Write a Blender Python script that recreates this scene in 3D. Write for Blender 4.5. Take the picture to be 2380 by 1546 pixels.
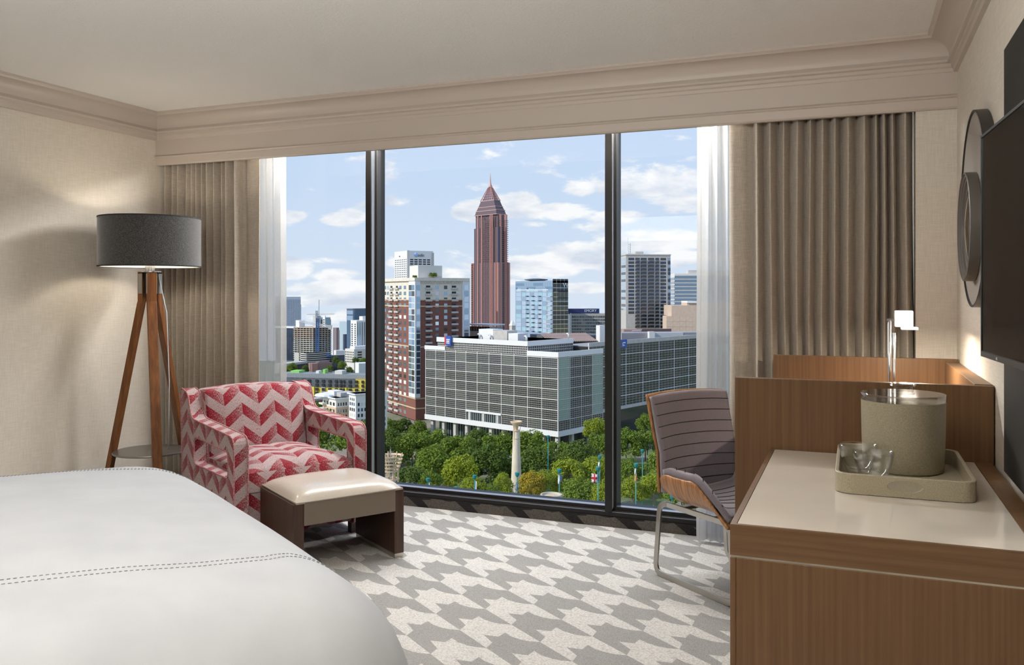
import bpy, bmesh, math, random
from math import sin, cos, pi, radians, sqrt, atan2
from mathutils import Vector, Matrix

for _o in list(bpy.data.objects):
    bpy.data.objects.remove(_o, do_unlink=True)
SC = bpy.context.scene
COL = SC.collection
random.seed(7)

# ------------------------------------------------------------------ camera
FPX, CX, YH, CAMZ = 1982.0, 1190.0, 682.0, 1.31
YAW = math.atan2(1985 - CX, FPX)
cam_d = bpy.data.cameras.new('camera')
cam_d.sensor_fit = 'HORIZONTAL'
cam_d.sensor_width = 36.0
cam_d.lens = FPX / 2380 * 36.0
cam_d.shift_x = 0.0
cam_d.shift_y = -(773 - YH) / 2380.0
cam_d.clip_start = 0.05
cam_d.clip_end = 9000
CAM = bpy.data.objects.new('camera', cam_d)
CAM.location = (0, 0, CAMZ)
CAM.rotation_euler = (pi / 2, 0, YAW)
COL.objects.link(CAM)
SC.camera = CAM
FW = Vector((-sin(YAW), cos(YAW), 0))
RT = Vector((cos(YAW), sin(YAW), 0))

def at(px, py, d):
    """world point seen at picture position px, py when it stands d metres ahead"""
    return Vector((0, 0, CAMZ)) + FW * d + RT * ((px - CX) / FPX * d) + Vector((0, 0, (YH - py) / FPX * d))

# ------------------------------------------------------------------ colour management
SC.view_settings.view_transform = 'Standard'
SC.view_settings.look = 'None'
SC.view_settings.gamma = 1
SC.view_settings.use_curve_mapping = False
SC.view_settings.exposure = 0.0
SC.cycles.use_denoising = True
SC.cycles.max_bounces = 6
SC.cycles.diffuse_bounces = 4
SC.cycles.glossy_bounces = 3
SC.cycles.transmission_bounces = 3
SC.cycles.transparent_max_bounces = 14
SC.cycles.use_adaptive_sampling = True
SC.cycles.light_sampling_threshold = 0.03
SC.cycles.adaptive_threshold = 0.09
SC.cycles.adaptive_min_samples = 16
SC.cycles.sample_clamp_indirect = 6.0
SC.cycles.caustics_reflective = False
SC.cycles.caustics_refractive = False

# ------------------------------------------------------------------ world: blue sky with low cumulus
def node(nt, kind, **kw):
    n = nt.nodes.new(kind)
    for k, v in kw.items():
        setattr(n, k, v)
    return n

def link(nt, a, b):
    nt.links.new(a, b)

def math_n(nt, op, a, b=None, clamp=False):
    n = nt.nodes.new('ShaderNodeMath'); n.operation = op; n.use_clamp = clamp
    for i, v in enumerate((a, b)):
        if v is None: continue
        if isinstance(v, (int, float)): n.inputs[i].default_value = v
        else: nt.links.new(v, n.inputs[i])
    return n.outputs[0]

def build_world():
    w = bpy.data.worlds.new('sky'); SC.world = w; w.use_nodes = True
    nt = w.node_tree; nt.nodes.clear()
    out = node(nt, 'ShaderNodeOutputWorld'); bg = node(nt, 'ShaderNodeBackground')
    link(nt, bg.outputs[0], out.inputs[0])
    tc = node(nt, 'ShaderNodeTexCoord'); sep = node(nt, 'ShaderNodeSeparateXYZ')
    link(nt, tc.outputs['Generated'], sep.inputs[0])
    x, y, z = sep.outputs
    # elevation gradient
    gr = node(nt, 'ShaderNodeValToRGB'); link(nt, z, gr.inputs[0])
    cr = gr.color_ramp
    cr.elements[0].position = 0.0; cr.elements[0].color = (0.70, 0.80, 0.93, 1)
    cr.elements[1].position = 1.0; cr.elements[1].color = (0.26, 0.42, 0.80, 1)
    e = cr.elements.new(0.12); e.color = (0.60, 0.74, 0.94, 1)
    e = cr.elements.new(0.35); e.color = (0.52, 0.67, 0.95, 1)
    # azimuth / elevation so that clouds lie in flat-bottomed banks
    az = math_n(nt, 'ARCTAN2', x, y)
    hor = math_n(nt, 'SQRT', math_n(nt, 'ADD', math_n(nt, 'MULTIPLY', x, x), math_n(nt, 'MULTIPLY', y, y)))
    el = math_n(nt, 'ARCTAN2', z, hor)
    cmb = node(nt, 'ShaderNodeCombineXYZ')
    link(nt, az, cmb.inputs[0]); link(nt, math_n(nt, 'MULTIPLY', el, 2.6), cmb.inputs[1])
    n1 = node(nt, 'ShaderNodeTexNoise'); n1.inputs['Scale'].default_value = 16.0
    n1.inputs['Detail'].default_value = 6.0; n1.inputs['Roughness'].default_value = 0.58
    n1.inputs['Distortion'].default_value = 0.25
    link(nt, cmb.outputs[0], n1.inputs['Vector'])
    n2 = node(nt, 'ShaderNodeTexNoise'); n2.inputs['Scale'].default_value = 2.6
    n2.inputs['Detail'].default_value = 3.0
    link(nt, cmb.outputs[0], n2.inputs['Vector'])
    # cumulus banks: centre azimuth, elevation, half width, half height, amount
    total = None
    def aze(px, py):
        return math.atan((px - CX) / FPX) - YAW, math.atan((YH - py) / sqrt(FPX ** 2 + (px - CX) ** 2))
    banks = [(1095, 492, 60, 30, 1.0), (1195, 478, 75, 36, 1.0), (1290, 492, 120, 24, 0.8), (1510, 425, 170, 46, 1.0),
             (1590, 470, 130, 36, .8), (1345, 435, 60, 24, 0.8), (800, 507, 60, 26, 0.95), (678, 503, 40, 17, 0.7), (795, 606, 70, 13, 0.7),
             (690, 630, 60, 28, .95), (1340, 575, 110, 18, .75), (1260, 618, 120, 34, 1.0), (1520, 560, 150, 34, .95), (780, 668, 160, 24, 0.9),
             (1040, 638, 80, 20, .7), (720, 700, 190, 18, .85), (1350, 670, 150, 16, .75), (1240, 522, 50, 10, .5), (1330, 605, 120, 26, .9), (760, 640, 90, 22, .8), (980, 660, 120, 20, .8), (1560, 600, 90, 26, .9), (820, 735, 120, 20, .8), (1440, 500, 90, 18, .6), (930, 612, 40, 14, .6)]
    pv = node(nt, 'ShaderNodeCombineXYZ'); link(nt, az, pv.inputs[0]); link(nt, el, pv.inputs[1])
    for px, py, hw, hh, amt in banks:
        a0, e0 = aze(px, py)
        ma = node(nt, 'ShaderNodeVectorMath', operation='MULTIPLY_ADD'); link(nt, pv.outputs[0], ma.inputs[0])
        ma.inputs[1].default_value = (FPX / hw, FPX / hh, 0); ma.inputs[2].default_value = (-a0 * FPX / hw, -e0 * FPX / hh, 0)
        dt = node(nt, 'ShaderNodeVectorMath', operation='DOT_PRODUCT'); link(nt, ma.outputs[0], dt.inputs[0]); link(nt, ma.outputs[0], dt.inputs[1])
        m = nt.nodes.new('ShaderNodeMath'); m.operation = 'MULTIPLY_ADD'; link(nt, dt.outputs['Value'], m.inputs[0]); m.inputs[1].default_value = -amt; m.inputs[2].default_value = amt
        total = m.outputs[0] if total is None else math_n(nt, 'MAXIMUM', total, m.outputs[0])
    total = math_n(nt, 'MAXIMUM', total, 0.0)
    # the same broken cumulus goes on round the whole sky
    gen = math_n(nt, 'MULTIPLY', math_n(nt, 'SUBTRACT', n2.outputs[0], 0.50), 1.1)
    gen = math_n(nt, 'MAXIMUM', gen, 0.0)
    total = math_n(nt, 'ADD', total, gen)
    dens = math_n(nt, 'ADD', math_n(nt, 'MULTIPLY', total, 0.62), math_n(nt, 'MULTIPLY', math_n(nt, 'SUBTRACT', n1.outputs[0], 0.5), 1.7))
    mr = node(nt, 'ShaderNodeMapRange'); mr.interpolation_type = 'SMOOTHSTEP'
    mr.inputs['From Min'].default_value = 0.11; mr.inputs['From Max'].default_value = 0.40
    link(nt, dens, mr.inputs['Value'])
    # cloud body: bright tops, greyer cores below
    n3 = node(nt, 'ShaderNodeTexNoise'); n3.inputs['Scale'].default_value = 14.0; n3.inputs['Detail'].default_value = 4.0
    link(nt, cmb.outputs[0], n3.inputs['Vector'])
    cc = node(nt, 'ShaderNodeValToRGB'); link(nt, n3.outputs[0], cc.inputs[0])
    cc.color_ramp.elements[0].position = 0.35; cc.color_ramp.elements[0].color = (0.66, 0.72, 0.84, 1)
    cc.color_ramp.elements[1].position = 0.56; cc.color_ramp.elements[1].color = (1.02, 1.02, 1.02, 1)
    mx = node(nt, 'ShaderNodeMix'); mx.data_type = 'RGBA'
    link(nt, math_n(nt, 'MULTIPLY', mr.outputs[0], 0.92), mx.inputs['Factor'])
    link(nt, gr.outputs[0], mx.inputs['A']); link(nt, cc.outputs[0], mx.inputs['B'])
    # ground below the horizon
    gm = node(nt, 'ShaderNodeMix'); gm.data_type = 'RGBA'
    link(nt, math_n(nt, 'LESS_THAN', z, -0.095), gm.inputs['Factor'])
    link(nt, mx.outputs['Result'], gm.inputs['A']); gm.inputs['B'].default_value = (0.30, 0.33, 0.30, 1)
    link(nt, gm.outputs['Result'], bg.inputs['Color'])
    bg.inputs['Strength'].default_value = 1.0
    w.cycles.sampling_method = 'MANUAL'; w.cycles.sample_map_resolution = 256
build_world()

# ------------------------------------------------------------------ lights
def add_light(name, kind, loc, energy, color, target=None, size=1.0, size_y=None, rot=None):
    d = bpy.data.lights.new(name, kind); d.energy = energy; d.color = color
    if kind == 'AREA':
        d.size = size
        if size_y: d.shape = 'RECTANGLE'; d.size_y = size_y
    if kind in ('POINT', 'SPOT'): d.shadow_soft_size = size
    o = bpy.data.objects.new(name, d); o.location = loc
    if target is not None:
        o.rotation_euler = (Vector(target) - Vector(loc)).to_track_quat('-Z', 'Y').to_euler()
    if rot: o.rotation_euler = rot
    COL.objects.link(o); return o
sun_dir = (-RT * 0.80 - FW * 0.36 + Vector((0, 0, 0.62))).normalized()      # towards the sun
sun = add_light('sun', 'SUN', (0, 0, 60), 3.6, (1.0, 0.95, 0.86), rot=(-sun_dir).to_track_quat('-Z', 'Y').to_euler())
sun.data.angle = radians(0.6)
# added fill lights, no lamps here: daylight boost behind pelmet, ceiling bounce, rear fill
add_light('added_window_fill', 'AREA', (-2.07, 4.665, 2.28), 84, (1.0, 0.99, 0.97), target=(-2.07, 3.75, 0.0), size=2.62, size_y=.10)
add_light('added_ceiling_fill', 'AREA', (-1.25, 0.55, 2.0), 93, (1.0, 0.97, 0.93), target=(-1.25, 1.3, 4.0), size=2.4, size_y=.9)
add_light('added_rear_fill', 'AREA', (-1.9, -2.5, 1.8), 4, (1.0, 0.96, 0.90), target=(-1.9, 4.6, 1.9), size=3.6, size_y=1.2)


# ------------------------------------------------------------------ mesh helpers
class MB:
    def __init__(s):
        s.v = []; s.f = []; s.m = []; s.uv = None
    def add(s, vs, fs, mi=0):
        b = len(s.v); s.v += [tuple(p) for p in vs]
        for q in fs: s.f.append(tuple(i + b for i in q)); s.m.append(mi)
        return s
    def box(s, x0, x1, y0, y1, z0, z1, mi=0):
        if x0 > x1: x0, x1 = x1, x0
        if y0 > y1: y0, y1 = y1, y0
        if z0 > z1: z0, z1 = z1, z0
        return s.add([(x0, y0, z0), (x1, y0, z0), (x1, y1, z0), (x0, y1, z0), (x0, y0, z1), (x1, y0, z1), (x1, y1, z1), (x0, y1, z1)],
                     [(0, 3, 2, 1), (4, 5, 6, 7), (0, 1, 5, 4), (1, 2, 6, 5), (2, 3, 7, 6), (3, 0, 4, 7)], mi)
    def hexa(s, p, mi=0):
        return s.add(p, [(0, 3, 2, 1), (4, 5, 6, 7), (0, 1, 5, 4), (1, 2, 6, 5), (2, 3, 7, 6), (3, 0, 4, 7)], mi)
    def quad(s, a, b, c, d, mi=0): return s.add([a, b, c, d], [(0, 1, 2, 3)], mi)
    def prism(s, poly, z0, z1, mi=0, scale_top=1.0):
        n = len(poly); cx = sum(p[0] for p in poly) / n; cy = sum(p[1] for p in poly) / n
        vs = [(p[0], p[1], z0) for p in poly] + [(cx + (p[0] - cx) * scale_top, cy + (p[1] - cy) * scale_top, z1) for p in poly]
        fs = [tuple(range(n - 1, -1, -1)), tuple(range(n, 2 * n))] + [(i, (i + 1) % n, n + (i + 1) % n, n + i) for i in range(n)]
        return s.add(vs, fs, mi)
    def extrude(s, prof, fa, mi=0, cap=True, closed=True):
        """prof: list of 2-D points; fa: list of functions mapping a 2-D point to 3-D at each station"""
        n = len(prof); vs = []; fs = []
        for g in fa: vs += [g(p) for p in prof]
        k = len(fa)
        for j in range(k - 1):
            for i in range(n if closed else n - 1):
                a = j * n + i; b = j * n + (i + 1) % n
                fs.append((a, b, b + n, a + n))
        if cap and closed:
            fs.append(tuple(range(n - 1, -1, -1))); fs.append(tuple(range((k - 1) * n, k * n)))
        return s.add(vs, fs, mi)
    def lathe(s, prof, n=24, c=(0, 0, 0), mi=0, sx=1, sy=1):
        vs = []; fs = []; k = len(prof)
        for r, z in prof:
            for i in range(n):
                a = 2 * pi * i / n; vs.append((c[0] + r * cos(a) * sx, c[1] + r * sin(a) * sy, c[2] + z))
        for j in range(k - 1):
            for i in range(n):
                a = j * n + i; b = j * n + (i + 1) % n
                fs.append((a, b, b + n, a + n))
        hollow = tuple(prof[0]) == tuple(prof[-1])
        if prof[0][0] > 1e-6 and not hollow: fs.append(tuple(range(n - 1, -1, -1)))
        if prof[-1][0] > 1e-6 and not hollow: fs.append(tuple(range((k - 1) * n, k * n)))
        return s.add(vs, fs, mi)
    def tube(s, path, r, n=8, mi=0, cap=True, sq=None):
        """round (or rectangular, sq=(w,h)) section swept along path"""
        P = [Vector(p) for p in path]; k = len(P); vs = []; fs = []
        up0 = Vector((0, 0, 1)); prev = None
        for j in range(k):
            t = (P[min(j + 1, k - 1)] - P[max(j - 1, 0)]).normalized()
            if prev is None:
                a = up0 if abs(t.dot(up0)) < 0.95 else Vector((1, 0, 0))
                u = (a - t * a.dot(t)).normalized()
            else:
                u = (prev - t * prev.dot(t)).normalized()
            prev = u; w = t.cross(u)
            rr = r[j] if isinstance(r, (list, tuple)) else r
            if sq:
                for (a, b) in ((-1, -1), (1, -1), (1, 1), (-1, 1)):
                    vs.append(P[j] + w * (a * sq[0] / 2) + u * (b * sq[1] / 2))
            else:
                for i in range(n):
                    a = 2 * pi * i / n; vs.append(P[j] + (w * cos(a) + u * sin(a)) * rr)
        m = 4 if sq else n
        for j in range(k - 1):
            for i in range(m):
                a = j * m + i; b = j * m + (i + 1) % m
                fs.append((a, b, b + m, a + m))
        if cap: fs += [tuple(range(m - 1, -1, -1)), tuple(range((k - 1) * m, k * m))]
        return s.add(vs, fs, mi)
    def grid(s, fn, nu, nv, mi=0, close_u=False):
        vs = [fn(i / nu, j / nv) for j in range(nv + 1) for i in range(nu + (0 if close_u else 1))]
        w = nu if close_u else nu + 1
        fs = []
        for j in range(nv):
            for i in range(nu):
                a = j * w + i; b = j * w + (i + 1) % w
                fs.append((a, b, b + w, a + w))
        return s.add(vs, fs, mi)
    def mesh(s, name, mats, smooth=False, boxuv=False, fix=True):
        me = bpy.data.meshes.new(name); me.from_pydata(s.v, [], s.f)
        if not isinstance(mats, (list, tuple)): mats = [mats]
        for m in mats: me.materials.append(m)
        if len(mats) > 1: me.polygons.foreach_set('material_index', s.m)
        if fix:
            bm = bmesh.new(); bm.from_mesh(me); bmesh.ops.recalc_face_normals(bm, faces=bm.faces); bm.to_mesh(me); bm.free()
        if smooth: me.polygons.foreach_set('use_smooth', [True] * len(me.polygons))
        if boxuv:
            me.update(); uvl = me.uv_layers.new(name='uv')
            for p in me.polygons:
                n = p.normal; ax = max(range(3), key=lambda i: abs(n[i]))
                for li in p.loop_indices:
                    co = me.vertices[me.loops[li].vertex_index].co
                    if boxuv == 'soft': uvl.data[li].uv = (co[1] if ax == 0 else co[0], co[2] if ax != 2 else co[1])
                    else: uvl.data[li].uv = ((co[1], co[2]), (co[0], co[2]), (co[0], co[1]))[ax]
        me.update()
        return me
    def build(s, name, mats, parent=None, smooth=False, bevel=None, boxuv=False, sub=0, angle=None, fix=True, solid=None):
        o = bpy.data.objects.new(name, s.mesh(name, mats, smooth or bool(sub), boxuv, fix))
        COL.objects.link(o)
        if parent is not None: o.parent = parent
        if solid:
            m = o.modifiers.new('solid', 'SOLIDIFY'); m.thickness = solid; m.offset = 0
        if bevel:
            m = o.modifiers.new('bevel', 'BEVEL'); m.width = bevel; m.segments = 2; m.limit_method = 'ANGLE'; m.angle_limit = radians(35)
        if sub:
            m = o.modifiers.new('sub', 'SUBSURF'); m.levels = sub; m.render_levels = sub
        if angle:
            for p in o.data.polygons: p.use_smooth = True
            o.data.set_sharp_from_angle(angle=radians(angle))
        return o

def tag(o, label=None, cat=None, group=None, kind=None):
    if label: o['label'] = label
    if cat: o['category'] = cat
    if group: o['group'] = group
    if kind: o['kind'] = kind
    return o

def empty(name, loc=(0, 0, 0), rz=0.0, label=None, cat=None, group=None, parent=None):
    o = bpy.data.objects.new(name, None); o.empty_display_size = 0.1
    o.location = loc; o.rotation_euler = (0, 0, rz); COL.objects.link(o)
    if parent is not None: o.parent = parent
    return tag(o, label, cat, group)

def inst(name, me, parent=None, loc=(0, 0, 0), rot=(0, 0, 0), scale=None):
    o = bpy.data.objects.new(name, me); o.location = loc; o.rotation_euler = rot
    if scale: o.scale = scale
    COL.objects.link(o)
    if parent is not None: o.parent = parent
    return o

# ------------------------------------------------------------------ materials
MATS = {}
def mat(name, col, rough=0.6, metal=0.0, spec=0.5, **kw):
    if name in MATS: return MATS[name]
    m = bpy.data.materials.new(name); m.use_nodes = True
    b = m.node_tree.nodes['Principled BSDF']
    b.inputs['Base Color'].default_value = (*col, 1); b.inputs['Roughness'].default_value = rough
    b.inputs['Metallic'].default_value = metal; b.inputs['Specular IOR Level'].default_value = spec
    for k, v in kw.items():
        k2 = {'coat': 'Coat Weight', 'trans': 'Transmission Weight', 'ior': 'IOR', 'sheen': 'Sheen Weight', 'alpha': 'Alpha', 'coat_rough': 'Coat Roughness'}.get(k)
        if k2: b.inputs[k2].default_value = v
    MATS[name] = m; return m

def coords(nt, kind='Object', scale=(1, 1, 1), rot=(0, 0, 0)):
    tc = node(nt, 'ShaderNodeTexCoord'); mp = node(nt, 'ShaderNodeMapping')
    mp.inputs['Scale'].default_value = scale; mp.inputs['Rotation'].default_value = rot
    link(nt, tc.outputs[kind], mp.inputs[0]); return mp.outputs[0]

def noise_mat(name, c1, c2, rough=0.6, scale=(1, 1, 1), nscale=20.0, detail=4.0, lo=0.35, hi=0.65, bump=0.0, bdist=0.002, kind='Object', spec=0.5, metal=0.0, rot=(0, 0, 0), **kw):
    """two tones mixed by stretched noise, with optional fine relief"""
    if name in MATS: return MATS[name]
    m = mat(name, c1, rough, metal, spec, **kw); nt = m.node_tree; b = nt.nodes['Principled BSDF']
    n = node(nt, 'ShaderNodeTexNoise'); n.inputs['Scale'].default_value = nscale; n.inputs['Detail'].default_value = detail
    link(nt, coords(nt, kind, scale, rot), n.inputs['Vector'])
    r = node(nt, 'ShaderNodeValToRGB'); link(nt, n.outputs[0], r.inputs[0])
    r.color_ramp.elements[0].position = lo; r.color_ramp.elements[0].color = (*c1, 1)
    r.color_ramp.elements[1].position = hi; r.color_ramp.elements[1].color = (*c2, 1)
    link(nt, r.outputs[0], b.inputs['Base Color'])
    if bump:
        bp = node(nt, 'ShaderNodeBump'); bp.inputs['Strength'].default_value = bump; bp.inputs['Distance'].default_value = bdist
        link(nt, n.outputs[0], bp.inputs['Height']); link(nt, bp.outputs[0], b.inputs['Normal'])
    return m

def weave_mat(name, c1, c2, rough, freq, bump=0.25, kind='Object', rot=(0, 0, 0), sheen=0.0, amt=0.5):
    """linen-like cloth: two crossed thread noises"""
    if name in MATS: return MATS[name]
    m = mat(name, c1, rough, 0, 0.25, sheen=sheen); nt = m.node_tree; b = nt.nodes['Principled BSDF']
    n1 = node(nt, 'ShaderNodeTexNoise'); n1.inputs['Scale'].default_value = 1.0; n1.inputs['Detail'].default_value = 3
    n2 = node(nt, 'ShaderNodeTexNoise'); n2.inputs['Scale'].default_value = 1.0; n2.inputs['Detail'].default_value = 3
    link(nt, coords(nt, kind, (freq, freq, freq * 0.05), rot), n1.inputs['Vector'])
    link(nt, coords(nt, kind, (freq * 0.05, freq * 0.05, freq), rot), n2.inputs['Vector'])
    s = math_n(nt, 'MULTIPLY', math_n(nt, 'ADD', n1.outputs[0], n2.outputs[0]), 0.5)
    r = node(nt, 'ShaderNodeValToRGB'); link(nt, s, r.inputs[0])
    r.color_ramp.elements[0].position = 0.5 - amt * 0.3; r.color_ramp.elements[0].color = (*c1, 1)
    r.color_ramp.elements[1].position = 0.5 + amt * 0.3; r.color_ramp.elements[1].color = (*c2, 1)
    link(nt, r.outputs[0], b.inputs['Base Color'])
    bp = node(nt, 'ShaderNodeBump'); bp.inputs['Strength'].default_value = bump; bp.inputs['Distance'].default_value = 0.0015
    link(nt, s, bp.inputs['Height']); link(nt, bp.outputs[0], b.inputs['Normal'])
    return m

M_wall = weave_mat('linen_wallpaper', (0.61, 0.555, 0.475), (0.72, 0.665, 0.58), 0.85, 260, 0.15)
M_trim = mat('painted_trim', (0.52, 0.455, 0.395), 0.42)
M_curtain = weave_mat('taupe_drape', (0.37, 0.32, 0.26), (0.54, 0.475, 0.395), 0.9, 420, 0.3, sheen=0.2)
M_frame = mat('dark_window_frame', (0.014, 0.013, 0.012), 0.45, 0.0, 0.35)
M_ledge = mat('bare_metal_ledge', (0.55, 0.53, 0.54), 0.28, 1.0)
M_chrome = mat('brushed_steel', (0.50, 0.48, 0.44), 0.3, 1.0)
M_bright = mat('polished_steel', (0.75, 0.75, 0.76), 0.18, 1.0)
M_white_metal = mat('white_enamel', (0.82, 0.83, 0.84), 0.4)
M_black = mat('black_plastic', (0.012, 0.012, 0.013), 0.4)
M_bed = noise_mat('white_bed_linen', (0.42, 0.436, 0.462), (0.455, 0.472, 0.498), 0.85, (1, 1, 1), 6, 6, bump=0.10, bdist=0.01)
M_thread = mat('grey_thread', (0.28, 0.28, 0.29), 0.9)
M_desk = noise_mat('brown_desk_veneer', (0.125, 0.062, 0.026), (0.185, 0.098, 0.044), 0.38, (90, 90, 1.6), 1.0, 5, 0.3, 0.7, bump=0.04)
M_desk_h = noise_mat('brown_desk_veneer_lengthwise', (0.125, 0.064, 0.028), (0.185, 0.10, 0.047), 0.34, (2.0, 90, 90), 1.0, 5, 0.3, 0.7, bump=0.04)
M_dark_wood = noise_mat('dark_brown_veneer', (0.036, 0.017, 0.010), (0.066, 0.031, 0.018), 0.4, (60, 60, 2), 1.0, 5, 0.3, 0.7)  # on the unseen wall_back this veneer is added to cut bounce light
M_lamp_wood = noise_mat('amber_walnut', (0.125, 0.042, 0.012), (0.25, 0.098, 0.030), 0.35, (60, 60, 2.5), 1.0, 5, 0.3, 0.7, spec=.35)
M_walnut = noise_mat('bent_walnut_ply', (0.26, 0.11, 0.04), (0.50, 0.25, 0.10), 0.3, (95, 20, 5), 1.0, 4, 0.35, 0.65)
M_cream_top = noise_mat('cream_glazed_top', (0.70, 0.635, 0.55), (0.74, 0.675, 0.59), 0.12, (1, 1, 1), 5, 5, coat=0.4)
M_leather_top = noise_mat('pearl_leather', (0.50, 0.44, 0.37), (0.55, 0.49, 0.42), 0.25, (1, 1, 1), 250, 2, bump=0.05, coat=0.3)
M_shagreen = noise_mat('taupe_shagreen', (0.31, 0.27, 0.185), (0.40, 0.35, 0.25), 0.42, (1, 1, 1), 420, 1, 0.4, 0.6, bump=0.5, bdist=0.0012)
M_screen = mat('tv_screen', (0.004, 0.004, 0.005), 0.1, 0, 0.15)
M_panel_dark = mat('charcoal_wall_panel', (0.024, 0.022, 0.021), 0.6, 0, 0.2)
M_disc = noise_mat('grey_fabric_disc', (0.30, 0.265, 0.23), (0.36, 0.32, 0.28), 0.8, (1, 1, 1), 300, 2)
M_mirror = mat('mirror', (0.9, 0.9, 0.9), 0.02, 1.0)
M_upholstery = noise_mat('plum_grey_wool', (0.155, 0.130, 0.150), (0.245, 0.210, 0.235), 0.95, (1, 1, 1), 700, 2, 0.35, 0.65, bump=0.3, sheen=0.3)
M_stripe = mat('charcoal_stripe', (0.018, 0.02, 0.024), 0.9)
M_carpet_l = None
# ================================================================== THE ROOM
XL, XR, YB, YV, YG, ZC = -4.22, 0.43, -2.9, 4.30, 4.74, 2.462

def carpet_mat(name, c1, c2, ribs):
    m = mat(name, c1, 0.95, 0, 0.1, sheen=0.15); nt = m.node_tree; b = nt.nodes['Principled BSDF']
    v = node(nt, 'ShaderNodeTexVoronoi'); v.inputs['Scale'].default_value = 1.0
    link(nt, coords(nt, 'Object', (120, 165, 120) if ribs else (210, 210, 210), (0, 0, 0.5)), v.inputs['Vector'])
    n = node(nt, 'ShaderNodeTexNoise'); n.inputs['Scale'].default_value = 160; n.inputs['Detail'].default_value = 3
    link(nt, coords(nt), n.inputs['Vector'])
    s = math_n(nt, 'ADD', math_n(nt, 'MULTIPLY', v.outputs['Distance'], 0.6), math_n(nt, 'MULTIPLY', n.outputs[0], 0.6))
    r = node(nt, 'ShaderNodeValToRGB'); link(nt, s, r.inputs[0])
    r.color_ramp.elements[0].position = 0.35; r.color_ramp.elements[0].color = (*c2, 1)
    r.color_ramp.elements[1].position = 0.85; r.color_ramp.elements[1].color = (*c1, 1)
    link(nt, r.outputs[0], b.inputs['Base Color'])
    bp = node(nt, 'ShaderNodeBump'); bp.inputs['Strength'].default_value = 0.6; bp.inputs['Distance'].default_value = 0.004; bp.invert = True
    link(nt, s, bp.inputs['Height']); link(nt, bp.outputs[0], b.inputs['Normal'])
    return m
M_carpet_l = carpet_mat('carpet_pale', (0.46, 0.44, 0.41), (0.70, 0.68, 0.645), True)
M_carpet_d = carpet_mat('carpet_grey', (0.265, 0.255, 0.24), (0.375, 0.365, 0.35), False)

# carpet: interlocking houndstooth shapes, measured chain between two lattice corners
CHAIN = [(0, 0), (0.0, -0.22), (-0.18, -0.453), (0.0, -0.47), (0.022, -0.655), (0.134, -0.547), (0.277, -0.482), (0.377, -0.47), (0.5, -0.5)]
def tooth():
    up = CHAIN; lo = [(u + .5, v + .5) for u, v in CHAIN]
    return up + [(1.0, 0.0)] + lo[::-1][1:]          # (0,0) .. (.5,-.5) (1,0) .. (.5,.5)
def houndstooth(mb, fmap, u0, u1, v0, v1):
    t = tooth()
    for i in range(u0, u1):
        for j in range(v0, v1):
            for k, (du, dv) in enumerate(((0, 0), (.5, .5))):
                mb.add([fmap(u + i + du, v + j + dv) for u, v in t], [tuple(range(len(t)))], 1 - k)
def clip_rect(o, x0, x1, a, y0, y1):
    bm = bmesh.new(); bm.from_mesh(o.data)
    for co, no in (((x0, 0, 0), (-1, 0, 0)), ((x1, 0, 0), (1, 0, 0))):
        bmesh.ops.bisect_plane(bm, geom=bm.verts[:] + bm.edges[:] + bm.faces[:], plane_co=co, plane_no=no, clear_outer=True)
    for val, sgn in ((y0, -1), (y1, 1)):
        co = [0, 0, 0]; no = [0, 0, 0]; co[a] = val; no[a] = sgn
        bmesh.ops.bisect_plane(bm, geom=bm.verts[:] + bm.edges[:] + bm.faces[:], plane_co=co, plane_no=no, clear_outer=True)
    bm.to_mesh(o.data); bm.free()
mb = MB()
houndstooth(mb, lambda u, v: (-1.9005 + u * 0.330 - v * 0.004, 4.0678 - v * 0.2391 + u * .008, 0.0), -8, 9, -4, 31)
floor = mb.build('floor', [M_carpet_l, M_carpet_d], fix=False)
for p in floor.data.polygons: pass
clip_rect(floor, XL, XR, 1, YB, 4.90)
floor.data.update()
bm = bmesh.new(); bm.from_mesh(floor.data)
for fc in bm.faces:
    if fc.normal.z < 0: fc.normal_flip()
bm.to_mesh(floor.data); bm.free()
tag(floor, 'grey and pale oversized houndstooth patterned carpet', kind='structure')

def ceil_mat():
    m = mat('textured_ceiling', (0.74, 0.72, 0.68), 0.9, 0, 0.1); nt = m.node_tree; b = nt.nodes['Principled BSDF']
    n = node(nt, 'ShaderNodeTexNoise'); n.inputs['Scale'].default_value = 75; n.inputs['Detail'].default_value = 6; n.inputs['Roughness'].default_value = .7
    link(nt, coords(nt), n.inputs['Vector'])
    v = node(nt, 'ShaderNodeTexVoronoi'); v.inputs['Scale'].default_value = 60
    link(nt, coords(nt), v.inputs['Vector'])
    mr = node(nt, 'ShaderNodeMapRange'); mr.inputs['From Min'].default_value = 0.0; mr.inputs['From Max'].default_value = 0.22
    link(nt, v.outputs['Distance'], mr.inputs['Value'])
    h = math_n(nt, 'ADD', math_n(nt, 'MULTIPLY', mr.outputs[0], 0.5), n.outputs[0])
    r = node(nt, 'ShaderNodeValToRGB'); link(nt, h, r.inputs[0])
    r.color_ramp.elements[0].position = 0.45; r.color_ramp.elements[0].color = (0.62, 0.60, 0.56, 1)
    r.color_ramp.elements[1].position = 0.72; r.color_ramp.elements[1].color = (0.85, 0.835, 0.80, 1)
    link(nt, r.outputs[0], b.inputs['Base Color'])
    bp = node(nt, 'ShaderNodeBump'); bp.inputs['Strength'].default_value = 0.5; bp.inputs['Distance'].default_value = 0.004
    link(nt, h, bp.inputs['Height']); link(nt, bp.outputs[0], b.inputs['Normal'])
    return m
tag(MB().box(XL - .1, XR + .1, YB - .1, 4.95, ZC, ZC + .1).build('ceiling', ceil_mat()), 'off-white sprayed textured ceiling', kind='structure')
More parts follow.
